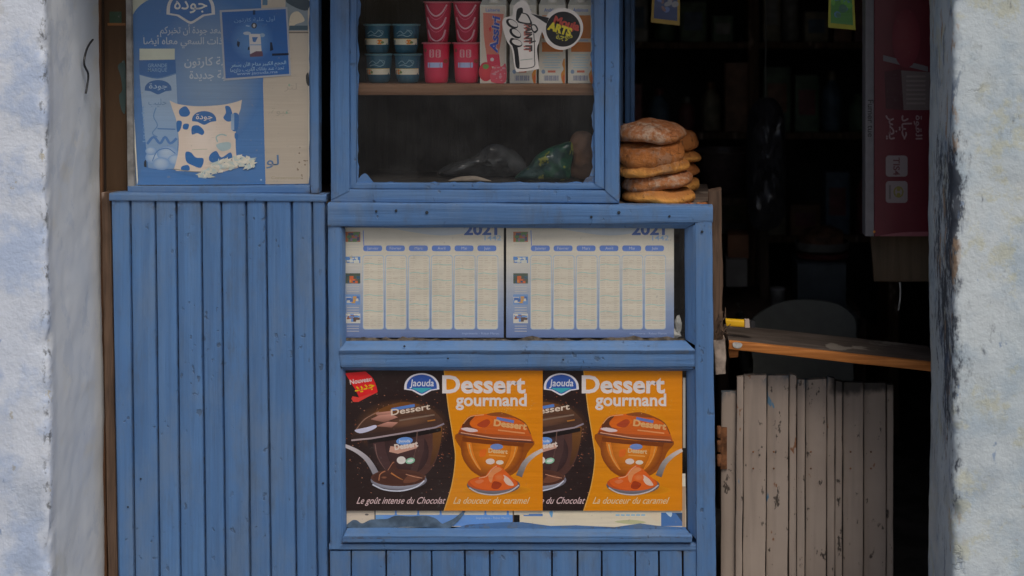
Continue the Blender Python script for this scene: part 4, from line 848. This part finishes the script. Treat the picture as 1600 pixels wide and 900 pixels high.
st = thing('spray_sticker', 'white cut-out sticker of a hand holding a spray can on the cabinet glass', 'sticker', P(848, 108, .019))
out = closed([(816, 1), (824, 5), (829, 16), (832, 20), (852, 26), (858, 20), (870, 13), (885, 13), (899, 19), (909, 32), (911, 47), (905, 62), (894, 73), (879, 78), (865, 75), (854, 66), (849, 54), (846, 51), (842, 66), (839, 78), (842, 104), (840, 108), (812, 112), (805, 108), (800, 78), (793, 66), (789, 56), (785, 40), (786, 30), (794, 26), (801, 24), (802, 12), (808, 4)], 4)
sheet('sheet', out, .0190, plain('white_vinyl', C(198, 190, 182, .55), .4, .4, .05), st, .0006)
p = Print(flat(.0190), .55, .00005); K_ = (24, 24, 26); Wt = (196, 188, 180)
p.ell(880, 45.5, 27, 27.5, K_, n=48, g='speech_disc'); p.poly([(829, 21), (858, 28), (854, 37)], K_); p.poly(smoothline([(806, 32), (807, 18), (810, 13), (816, 12), (817, 19), (812, 24), (810, 33)], 3), K_); p.poly(smoothline([(814, 19), (824, 22), (829, 30), (830, 38), (809, 35), (811, 27)], 4), K_); p.poly(smoothline([(815, 21), (822, 23), (827, 31), (827, 36), (811, 33), (812, 27)], 4), Wt)
p.poly(closed([(803, 60), (808, 70), (812, 104), (806, 104), (803, 80), (797, 62)], 4), K_)
for cx, cy, a in ((800, 37, 34), (805, 52, 38), (806, 67, 20)): p.ell(cx, cy, 10.5, 6.2, K_, rot=a); p.ell(cx+1.6, cy-.6, 8, 4, Wt, rot=a)
p.poly(closed([(829, 40), (836, 38), (841, 46), (836, 52), (831, 48)], 4), K_); p.poly(closed([(831, 41), (835, 40), (838.5, 46), (834, 48.5)], 4), Wt); p.line(smoothline([(834, 52), (835, 70), (835, 90), (834, 104), (814, 107), (808, 104)], 4), 1.2, K_); p.line([(813, 94), (832, 92)], 1, (120, 130, 120)); p.line([(830, 66), (837, 64)], 2, K_)
p.text('PAINT IT', 819, 38, 14, (150, 84, 74), w=43, bold=.05, rot=90); p.text('PAINT IT', 821.5, 37, 14, (60, 54, 52), w=43, bold=.05, rot=90)
p.text('Mouja', 864, 36, 17, (150, 60, 50), w=42, bold=.05, rot=17); p.text('ARTS', 855, 45, 17, (200, 182, 50), w=38, bold=.06, rot=18); p.text('موجة', 869, 62, 14, (150, 140, 50), w=26, bold=.03, rot=-6, arabic=True)
p.done(st, PRINT_CLEAN)

# crumpled packets at the foot of the cabinet
def packet_mat(name, a, b, c, seed):
    m = M(name, .3, .5); f = m.noise(26, 3, off=(seed, 1, 2)); g = m.noise(46, 3, (1, 1, .5), off=(2, seed, 2))
    m.col(m.mix(m.ramp(g, .60, .64), m.mix(m.ramp(f, .5, .54), a, b), c)); m.bump(m.noise(40, 4), .006, .7); return m.m
def packet(name, label, pts, Y, th, mat, cat, zb, seed, grp=None):
    """a crumpled bag: pillow grown from a closed outline"""
    o = closed(pts, 4); n = len(o); cx = sum(a for a, b in o)/n; cy = sum(b for a, b in o)/n; V = []; F = []; rings = 7
    for sgn in (-1, 1):
        for k in range(1, rings+1):
            f = k/rings
            for x, y in o:
                q = P(cx+(x-cx)*f, cy+(y-cy)*f, Y); d = th*sqrt(max(0, 1-f**2.2)); d *= 1+.8*noise.noise(q*38+Vector((seed, 0, 0)))
                V.append(q+Vector((0, sgn*d, 0)))
        V.append(P(cx, cy, Y)+Vector((0, sgn*th, 0)))
    m = rings*n+1
    for h in range(2):
        b = h*m
        for k in range(rings-1):
            for j in range(n): F.append((b+k*n+j, b+k*n+(j+1) % n, b+(k+1)*n+(j+1) % n, b+(k+1)*n+j))
        for j in range(n): F.append((b+rings*n, b+j, b+(j+1) % n))
    for j in range(n): F.append(((rings-1)*n+j, (rings-1)*n+(j+1) % n, m+(rings-1)*n+(j+1) % n, m+(rings-1)*n+j))
    V, F = fix(V, F); o = mk(name, V, F, mat, None, 50)
    if zb is not None: o.location.z = zb
    return setp(o, label, cat, grp)
packet('snack_bag', 'crumpled green snack bag with yellow marks at the foot of the cabinet', [(806, 284), (812, 272), (826, 262), (838, 246), (858, 234), (876, 228), (892, 224), (896, 240), (892, 262), (888, 284), (850, 286)], .10, .022, packet_mat('green_bag', (.008, .035, .032, 1), (.012, .06, .035, 1), (.20, .20, .03, 1), 3), 'bag', zf, 2)
packet('paper_bag', 'folded brown paper bag in the right corner of the cabinet', [(893, 285), (896, 256), (890, 232), (900, 216), (922, 218), (930, 240), (928, 285)], .16, .02, plain('brown_paper', C(88, 66, 52, .4), .8, .1, .25, 20, .004), 'bag', zf, 5)
packet('plastic_bag', 'heap of dark clear plastic lying in the middle of the cabinet', [(690, 286), (700, 268), (740, 256), (762, 236), (790, 238), (812, 252), (822, 270), (812, 286)], .19, .05, plain('smoky_film', (.055, .058, .06), .25, .5, .5, 14, .006), 'bag', zf, 8)
packet('folded_cloth', 'small pale folded cloth on the cabinet floor', [(702, 287), (716, 280), (740, 278), (760, 283), (764, 287)], .09, .012, plain('pale_cloth', (.24, .2, .16), .9, .1, .2, 30), 'cloth', zf, 9)

# ------------------------------------------------------------------ round loaves on the counter
def crust(name, top, side, flour):
    m = M(name, .75, .2); n = m.noise(16, 5, rough=.6); f = m.noise(55, 6, rough=.7); r = m.rnd()
    s = m.t.nodes.new('ShaderNodeSeparateXYZ'); m.L(m.geo.outputs['Normal'], s.inputs[0])
    big = m.noise(9, 6, rough=.65, off=(3, 8, 1))
    up = m.math('ADD', s.outputs[2], m.math('MULTIPLY', m.math('SUBTRACT', n, .5), .9)); c = m.mix(m.ramp(up, .05, .7), side, top)
    c = m.mix(m.ramp(big, .48, .66, 0, .75), c, tuple(x*.5 for x in top[:3])+(1,)); c = m.mix(m.ramp(m.noise(80, 4, off=(1, 2, 9)), .62, .70, 0, .6), c, (.05, .022, .01, 1))
    c = m.mix(m.ramp(m.math('ADD', m.math('MULTIPLY', big, .45), m.math('MULTIPLY', f, .55)), .53-flour*.10, .64, 0, min(.8, flour)), c, (.54, .40, .29, 1))
    h = m.math('ADD', m.math('MULTIPLY', big, .5), m.math('MULTIPLY', f, .5)); cr_ = m.ramp(m.vor(38, st=(1, 1, 1.5)), 0, .05, 1, 0)
    h = m.math('SUBTRACT', h, m.math('MULTIPLY', m.math('MULTIPLY', cr_, m.ramp(n, .5, .6)), .25)); m.col(c); m.bump(h, .010, .9); return m.m
CR = {'brown': crust('brown_crust', (.38, .13, .036, 1), (.48, .175, .048, 1), .22), 'gold': crust('golden_crust', (.46, .18, .048, 1), (.80, .36, .085, 1), .2), 'flour': crust('floured_crust', (.37, .135, .05, 1), (.46, .18, .062, 1), .75)}
def loaf(px, Yc, zb, r, h, mat, label, tilt=(0, 0), seed=0, dome=.6):
    cx = P(px, 0, Yc).x; prof = []; n = 12
    for i in range(n+1):
        a = -pi/2+pi*i/n; prof.append((r*(.68+.32*abs(cos(a))**(.6 if a < 0 else .8)), h*(.30+.30*sin(a) if a < 0 else .30+.56*sin(a)**1.25)))
    prof = [(.002, 0.0), (r*.5, 0.0)]+prof+[(r*.55, h*(.86+.07*dome)), (r*.3, h*(.86+.12*dome)), (.002, h*(.86+.14*dome))]
    o = lathe('round_loaf', prof, (cx, Yc, zb), CR[mat], None, 56, .011, 70, seed)
    o.rotation_euler = (radians(tilt[0]), radians(tilt[1]), R.random()*6)
    o.rotation_euler.z = 0
    return setp(o, label, 'bread', 'loaves stacked on the counter')
Z = z0+.001
loaf(1040, .31, Z, .094, 0.0502, 'gold', 'lowest loaf of the rear bread stack', seed=21)
loaf(1039, .31, Z+.046, .095, 0.0410, 'brown', 'second loaf from the bottom of the rear bread stack', seed=22)
loaf(1039, .31, Z+.081, .095, 0.0376, 'gold', 'third loaf from the bottom of the rear bread stack', seed=23)
loaf(1038, .31, Z+.113, .095, 0.0627, 'brown', 'domed brown loaf on top of the rear bread stack', seed=24, dome=1.6)
loaf(1029, .115, Z, .094, 0.0410, 'gold', 'golden loaf at the bottom of the front bread stack', seed=1)
loaf(1028, .118, Z+.034, .092, 0.0479, 'flour', 'floury loaf second from the bottom of the front bread stack', (0, -5), seed=2)
loaf(1023, .115, Z+.073, .092, 0.0410, 'gold', 'tilted golden loaf in the middle of the front bread stack', (2, -6), seed=3)
loaf(1019, .118, Z+.105, .087, 0.0616, 'brown', 'thick plain brown loaf second from the top of the front bread stack', (11, -3), seed=4)
loaf(1019, .124, Z+.158, .088, 0.0479, 'flour', 'flour dusted loaf on top of the front bread stack', (5, 0), seed=5, dome=1.3)
cr = thing('bread_crumbs', 'brown crumbs lying on the counter corner by the bread', 'crumbs', P(1070, 324, .03)); CRUMB = CR['brown']
for i in range(14): 
    x = 1050+R.random()*58; o = blobmesh('crumb', Vector((P(x, 0, .03).x, .034+R.random()*.03, z0+.0015)), (.004+R.random()*.005, .004, .0022+R.random()*.002), CRUMB, cr, i, .5, 1)

# ------------------------------------------------------------------ the doorway on the right
sv = thing('serving_board', 'worn wooden board laid across the doorway with an orange cut edge', 'shelf board', P(1290, 575, .06))
YA = .082; dpt = .19
a0, a1 = P(1138, 533, YA), P(1472, 568.5, YA); b0, b1 = P(1138, 546, YA), P(1472, 582.5, YA)
sweep('front_edge', (a0, a1), (b0, b1), Vector((0, 1, 0)), .014, WOOD_ORANGE, sv, bev=.002, wob=.0012, endw=.004)
dn = (b0-a0)*.86; dn1 = (b1-a1)*.86; off = Vector((0, .0143, -.0012))
sweep('board', (a0+off, a1+off), (a0+off+dn, a1+off+dn1), Vector((0, 1, 0)), dpt, WOOD_TOP, sv, bev=.002, wob=.001)
sheet('paint_flake', closed([(1145, 536), (1153, 535), (1160, 538), (1156, 544), (1147, 543)], 3), YA-.002, RAG, sv, .001)
sheet('bracket', closed([(1138, 547), (1154, 548), (1153, 558), (1140, 559)], 1), YA+.03, WOOD_ORANGE, sv, .03)
kn = thing('cutter_knife', 'yellow handled cutter lying at the left end of the serving board', 'knife', P(1150, 512, .14))
YEL = plain('yellow_plastic', C(196, 150, 20, .6), .4, .5, .1)
board('handle', [(1134, 499), (1163, 501), (1163, 512), (1135, 510)], .125, .014, YEL, kn, bev=.004, wob=.0004); board('collar', [(1163.5, 500), (1171, 500), (1172, 512), (1163.5, 512)], .124, .016, plain('pale_plastic', (.5, .4, .34), .5, .4, .1), kn, bev=.003, wob=0); board('blade_slide', [(1172, 501), (1180, 502), (1181, 512), (1172, 512)], .126, .012, BLACKP, kn, bev=.003, wob=0)
# half door
hd = thing('half_door', 'low beige plank half door with chipped paint and sooty top', 'door', (P(1265, 0, .12).x, .14, .015))
DX = [1150.5, 1162, 1198.5, 1233, 1245, 1258.5, 1292, 1305, 1317, 1349.5, 1385, 1396.5]; TY = [590, 587, 586, 585, 592, 593, 590, 596, 598, 599, 600, 601]
def dY(x): return .12+(x-1150)/246*.16
for i, (a, b) in enumerate(zip(DX, DX[1:])):
    Y = dY((a+b)/2)-(.005 if b-a < 20 else 0)+R.random()*.001; e = 6 if i < 3 else 2
    board('plank' if b-a > 20 else 'bead', [(a+.5, TY[i]), (b-.5, TY[i]+(TY[i+1]-TY[i])*.5), (b-.5-e*.4, 965), (a+.5-e*.4, 965)], Y, .018, BEIGE, hd, bev=.0025, wob=.0014, endw=.005)
board('plank', [(1127, 613), (1151, 612), (1148, 965), (1126, 965)], .132, .018, BEIGE, hd, bev=.003, wob=.001)
board('ledge', (1135, 700, 1392, 745), .315, .02, WOOD_DARK, hd)
for y in (668, 690, 712): lathe('hinge', [(.0045, 0), (.006, .002), (.006, .028), (.0045, .03)], P(1123.5, y+16, .085), RUST, hd, 12)
board('hinge_leaf', (1126, 668, 1136, 733), .127, .004, RUST, hd, bev=.001, wob=.0006)

def nails(parent, pts, Yf, mat):
    for x, y in pts:
        o = lathe('nail', [(.0022, -.0004), (.0026, .0), (.0018, .0007), (.0001, .0009)], (0, 0, 0), mat, parent, 9); o.rotation_euler = (radians(90), 0, 0); o.location = P(x, y, Yf(x))-wloc(parent)
nails(hd, [(x+(i % 2)*3-1, y) for y in (706, 732) for i, x in enumerate((1178, 1188, 1210, 1224, 1268, 1282, 1330, 1340, 1362, 1374))], lambda x: dY(x)-.0022, RUST)
nails(pan, [(200, 792), (220, 748), (505, 755)], lambda x: -.0004, NAIL)
# plastic chair inside
ch = thing('plastic_chair', 'dim grey plastic chair with rounded back standing behind the serving board', 'chair', (P(1255, 0, .85).x, .95, .012))
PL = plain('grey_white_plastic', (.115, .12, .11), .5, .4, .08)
Yb = .80; o = closed([(1170, 506), (1190, 485), (1225, 471), (1268, 469), (1306, 474), (1330, 490), (1336, 512), (1332, 560), (1318, 610), (1190, 610), (1176, 560)], 4)
def shell(name, pts, Y, th, mat, parent, bow=.03):
    n = len(pts); cx = sum(a for a, b in pts)/n; cy = sum(b for a, b in pts)/n; V = []; F = []; rings = 6
    for s_ in (0, 1):
        for k in range(1, rings+1):
            f = k/rings
            for x, y in pts:
                q = P(cx+(x-cx)*f, cy+(y-cy)*f, Y); u = (cx+(x-cx)*f-cx)/90; V.append(q+Vector((0, -u*u*bow+s_*th, 0)))
        V.append(P(cx, cy, Y)+Vector((0, s_*th, 0)))
    m = rings*n+1
    for h in range(2):
        b = h*m
        for k in range(rings-1):
            for j in range(n): F.append((b+k*n+j, b+k*n+(j+1) % n, b+(k+1)*n+(j+1) % n, b+(k+1)*n+j))
        for j in range(n): F.append((b+rings*n, b+j, b+(j+1) % n))
    for j in range(n): F.append(((rings-1)*n+j, (rings-1)*n+(j+1) % n, m+(rings-1)*n+(j+1) % n, m+(rings-1)*n+j))
    V, F = fix(V, F); return mk(name, V, F, mat, parent, 50)
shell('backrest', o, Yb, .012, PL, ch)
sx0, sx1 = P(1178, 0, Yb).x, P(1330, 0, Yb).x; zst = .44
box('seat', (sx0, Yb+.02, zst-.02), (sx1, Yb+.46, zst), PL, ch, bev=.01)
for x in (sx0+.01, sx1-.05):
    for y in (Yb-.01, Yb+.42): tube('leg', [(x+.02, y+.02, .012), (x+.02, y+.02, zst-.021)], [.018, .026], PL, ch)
tube('armrest', [P(1176, 540, Yb), (sx0-.03, Yb+.1, .66), (sx0-.03, Yb+.38, .65), (sx0, Yb+.43, .43)], .018, PL, ch); tube('armrest', [P(1332, 540, Yb), (sx1+.03, Yb+.1, .66), (sx1+.03, Yb+.38, .65), (sx1, Yb+.43, .43)], .018, PL, ch)

# cigarette display sign hanging in the doorway
sg = thing('tobacco_sign', 'dark red display box with a white edge strip hanging inside the doorway', 'sign', P(1402, 370, .25))
MAR = plain('maroon_panel', C(80, 19, 31, .9), .4, .4, .1, 12); Ys = .24
board('box_body', (1366, -110, 1475, 369), Ys, .06, MAR, sg, bev=.002, wob=0); board('edge_strip', (1352, -110, 1365.8, 369), Ys-.001, .06, plain('grey_white_strip', C(108, 106, 110, .95), .5, .3, .1), sg, bev=.002, wob=0)
p = Print(flat(Ys-.0012), .9, .00005)
p.text('Fumer tue', 1356, 156, 13, (34, 32, 34), w=58, bold=.01, rot=90)
p.poly([(1380, 86), (1450, 104), (1450, 112), (1380, 95)], (96, 92, 96)); p.poly([(1382, 112), (1408, 108), (1412, 172), (1384, 170)], (58, 22, 30)); p.poly([(1408, 110), (1470, 114), (1470, 172), (1412, 172)], (92, 82, 82)); 
for i in range(7): p.rect(1416, 118+i*7, 1446, 121+i*7, (110, 100, 98))
p.ell(1416, 60, 22, 46, (104, 40, 48), (92, 22, 36), rings=5)
for t_, x in (('يضر', 1389), ('حياد', 1409), ('القوة', 1431)): p.text(t_, x, 180, 22 if x < 1430 else 14, (130, 108, 112), w=38, rot=90, arabic=True, bold=.015)
p.rrect(1384, 243, 1418, 276, 5, (118, 108, 110), g='tile.1'); p.text('TIS4', 1396, 246, 14, (84, 38, 46), w=28, rot=90, bold=.02); p.rrect(1384, 283, 1418, 317, 5, (118, 108, 110), g='tile.2'); p.ell(1404, 300, 8, 9, (104, 96, 40), n=20); p.ell(1404, 300, 5.6, 6.6, (118, 108, 110), n=20); p.ell(1404, 296, 3, 3, (104, 96, 40), n=14); p.ell(1404, 304, 3, 3, (104, 96, 40), n=14); p.rect(1389, 289, 1392, 311, (90, 80, 80)); p.poly(smoothline([(1375, 368), (1410, 363), (1450, 362)], 4)+[(1470, 369), (1375, 369)], (120, 66, 74)); p.ell(1366, 362, 2, 2, (190, 120, 40), n=8)
p.done(sg, PRINT_CLEAN)
tube('hanging_wire', [P(1400, -108, Ys+.03), P(1400, -190, Ys+.03)], .002, BLACKP, sg)
wb = thing('wooden_panel', 'dim brown wooden panel below the dark red sign', 'panel', P(1405, 440, .34))
board('panel', [(1358, 330), (1470, 330), (1470, 441), (1366, 441)], .33, .02, wood('panel_wood', (.09, .065, .04), (.13, .09, .058), (40, 40, 3)), wb, bev=.008, wob=.0008)
tube('string', smoothline([tuple(P(1406, 441, .325)), tuple(P(1407, 460, .32)), tuple(P(1404, 485, .32))], 4), .0022, RAG, wb, 6)

# sachets hanging in the doorway
def sachet(px, label, pts, cols, seed, Y=.30):
    t = thing('hanging_sachet', label, 'sachet', P(px, 0, Y), 'sachets hanging in the doorway')
    n = len(pts); sheet('sheet', pts, Y, plain('sachet_foil', cols[0], .3, .5, .1), t, .004)
    p = Print(flat(Y), .42, .00006); cx = sum(a for a, b in pts)/n; cy = sum(b for a, b in pts)/n; p.poly([(cx+(a-cx)*.82, cy+(b-cy)*.86) for a, b in pts], cols[1]); rr = random.Random(seed)
    for i in range(12): p.ell(cx+rr.gauss(0, 7), cy+14+rr.gauss(0, 10), 3+rr.random()*4, 2+rr.random()*5, rr.choice(cols[2]), n=9, rot=rr.random()*90)
    p.done(t, PRINT_GLOSS); tube('string', [P(px, min(b for a, b in pts), Y+.001), P(px, -165, Y+.001)], .0012, RAG, t, 5)
sachet(1041, 'blue sachet with yellow edges hanging above the bread', [(1022, -60), (1063, -60), (1062, 40), (1017, 35)], (C(112, 90, 34, .42), (40, 50, 78), [(70, 84, 120), (90, 70, 70), (60, 60, 96), (100, 100, 104)]), 3)
sachet(1314, 'green sachet with yellow edges hanging near the red sign', [(1296, -60), (1332, -60), (1337, 47), (1294, 43)], (C(110, 108, 22, .42), (42, 88, 36), [(60, 110, 40), (40, 74, 60), (50, 84, 110)]), 5)
# cable on the left jamb
tube('cable', smoothline([tuple(P(x, y, D*((XC+1.0405)/((VX-x)*S)-1)-dd)) for x, y, dd in ((145, 62, .006), (139, 70, .014), (134, 82, .02), (131.5, 100, .024), (138, 118, .018), (134, 146, .016))], 6), .0026, BLACKP); o = bpy.data.objects['cable']; setp(o, 'thin black cable looping out of the left jamb', 'cable')

# ------------------------------------------------------------------ dim goods in the room
sh = thing('storage_shelf', 'dark wooden shelving far inside the shop', 'shelves', (.72, 2.05, .012))
for x in (.16, .70, 1.24): box('post', (x, 1.9, .012), (x+.04, 2.2, 2.2), WOOD_RAW, sh)
for z in (.35, .75, 1.15, 1.5): box('shelf', (.201, 1.91, z), (.699, 2.19, z+.025), WOOD_RAW, sh); box('shelf', (.741, 1.91, z), (1.239, 2.19, z+.025), WOOD_RAW, sh)
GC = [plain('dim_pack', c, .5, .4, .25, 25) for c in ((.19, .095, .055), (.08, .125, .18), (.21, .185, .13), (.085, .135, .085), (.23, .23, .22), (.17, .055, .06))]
rg = random.Random(6); CN = ('rust', 'blue', 'tan', 'green', 'grey', 'red'); ORD = ('first', 'second', 'third', 'fourth', 'fifth', 'sixth', 'seventh', 'eighth')
for z in (.75, 1.15, 1.5):
    for x0_, x1_ in ((.21, .69), (.75, 1.23)):
        x = x0_+.01; cnt = 0
        while x < x1_-.07:
            w_ = .06+rg.random()*.07; h_ = .10+rg.random()*.17; mi = rg.randrange(6); m_ = GC[mi]; isb = rg.random() < .4; y_ = 1.93+rg.random()*.05
            g_ = thing('shelf_goods', 'dim %s %s, %s from left on the %s inside shelf, %s bay' % (CN[mi], 'bottle' if isb else 'packet', ORD[cnt], {.75: 'lowest', 1.15: 'middle', 1.5: 'upper'}[z], 'left' if x0_ < .5 else 'right'), 'bottle' if isb else 'packet', (x+w_/2, y_+.05, z+.0255), 'goods on the dark shelves')
            cnt += 1
            if isb:
                r_ = min(.04, w_*.45); lathe('bottle_body', [(r_*.9, 0), (r_, .006), (r_, h_*.65), (r_*.4, h_*.85)], (x+w_/2, y_+.05, z+.0255), m_, g_, 14); lathe('cap', [(r_*.42, h_*.851), (r_*.42, h_), (.001, h_)], (x+w_/2, y_+.05, z+.0255), rg.choice(GC), g_, 12)
            else:
                box('pack_body', (x, y_, z+.0255), (x+w_, y_+.1, z+.0255+h_), m_, g_, bev=.003); box('pack_label', (x+w_*.15, y_-.0015, z+.0255+h_*.3), (x+w_*.85, y_-.0003, z+.0255+h_*.75), rg.choice(GC), g_)
            x += w_+.005+rg.random()*.02
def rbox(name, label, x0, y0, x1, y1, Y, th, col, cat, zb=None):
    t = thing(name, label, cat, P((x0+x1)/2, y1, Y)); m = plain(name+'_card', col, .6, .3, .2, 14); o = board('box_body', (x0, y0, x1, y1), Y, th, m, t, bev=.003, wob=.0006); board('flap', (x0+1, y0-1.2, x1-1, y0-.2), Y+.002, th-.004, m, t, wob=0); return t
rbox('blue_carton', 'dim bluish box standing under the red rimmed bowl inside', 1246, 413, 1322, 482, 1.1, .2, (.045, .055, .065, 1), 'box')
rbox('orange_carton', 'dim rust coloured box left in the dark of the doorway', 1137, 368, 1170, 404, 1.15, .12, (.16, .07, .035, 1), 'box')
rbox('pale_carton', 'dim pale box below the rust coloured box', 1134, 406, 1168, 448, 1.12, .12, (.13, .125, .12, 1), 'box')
bt = thing('side_table', 'dark table inside carrying boxes and tubs', 'table', (P(1230, 0, 1.2).x, 1.25, .012)); zt_ = P(0, 482, 1.1).z
box('table_top', (P(1118, 0, 1.05).x, 1.06, zt_-.03), (P(1345, 0, 1.05).x, 1.5, zt_-.001), WOOD_DARK, bt)
for x in (P(1122, 0, 1.1).x, P(1335, 0, 1.1).x):
    for y in (1.08, 1.44): box('leg', (x, y, .012), (x+.035, y+.035, zt_-.031), WOOD_DARK, bt)
bw = thing('enamel_bowl', 'dim white bowl with red foot standing on the bluish box', 'bowl', P(1285, 412, 1.2)); zb_ = P(0, 412, 1.1).z+.004; c = (P(1285, 0, 1.2).x, 1.2, zb_)
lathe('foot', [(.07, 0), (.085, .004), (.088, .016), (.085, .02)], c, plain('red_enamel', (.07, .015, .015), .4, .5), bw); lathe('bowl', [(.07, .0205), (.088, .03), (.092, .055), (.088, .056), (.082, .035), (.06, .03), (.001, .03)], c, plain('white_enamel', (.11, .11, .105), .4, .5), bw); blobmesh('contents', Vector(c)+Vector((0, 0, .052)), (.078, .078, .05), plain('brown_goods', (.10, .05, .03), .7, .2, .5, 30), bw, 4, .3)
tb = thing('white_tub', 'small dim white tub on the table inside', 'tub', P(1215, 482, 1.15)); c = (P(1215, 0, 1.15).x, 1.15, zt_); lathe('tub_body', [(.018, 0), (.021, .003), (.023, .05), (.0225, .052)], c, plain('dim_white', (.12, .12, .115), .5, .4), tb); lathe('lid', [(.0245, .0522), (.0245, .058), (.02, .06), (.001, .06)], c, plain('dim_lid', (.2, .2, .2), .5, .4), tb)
hb = packet('hanging_bag', 'black plastic bag hanging inside the doorway', [(1168, 190), (1180, 160), (1196, 152), (1214, 158), (1226, 190), (1228, 300), (1222, 346), (1196, 360), (1172, 346), (1166, 280)], .95, .07, plain('black_film', (.03, .03, .034), .3, .5, .3, 12, .006), 'bag', None, 11)
hk = thing('hanging_hook', 'thin dark wire holding the black bag inside the doorway', 'hook', P(1196, 156, .95)); tube('wire', [P(1196, 158, .95), P(1197, -60, .95), P(1198, -420, .95)], .002, BLACKP, hk, 6)
bs = thing('dark_basin', 'dim dark basin standing behind the bread inside the shop', 'basin', P(1130, 300, 1.4)); zz = P(0, 300, 1.4).z; c = (P(1130, 0, 1.4).x, 1.4, zz)
lathe('basin_body', [(.06, 0), (.065, .004), (.10, .14), (.112, .145), (.112, .15), (.1, .149), (.06, .02), (.001, .02)], c, plain('dark_basin_plastic', (.07, .05, .05), .4, .5), bs)
ps = thing('basin_stand', 'dark wooden stand under the basin inside the shop', 'stand', (c[0], 1.4, .012)); box('stand_top', (c[0]-.16, 1.25, zz-.026), (c[0]+.16, 1.55, zz-.001), WOOD_DARK, ps)
for x in (-.15, .12):
    for y in (1.26, 1.51): box('leg', (c[0]+x, y, .012), (c[0]+x+.03, y+.03, zz-.0265), WOOD_DARK, ps)
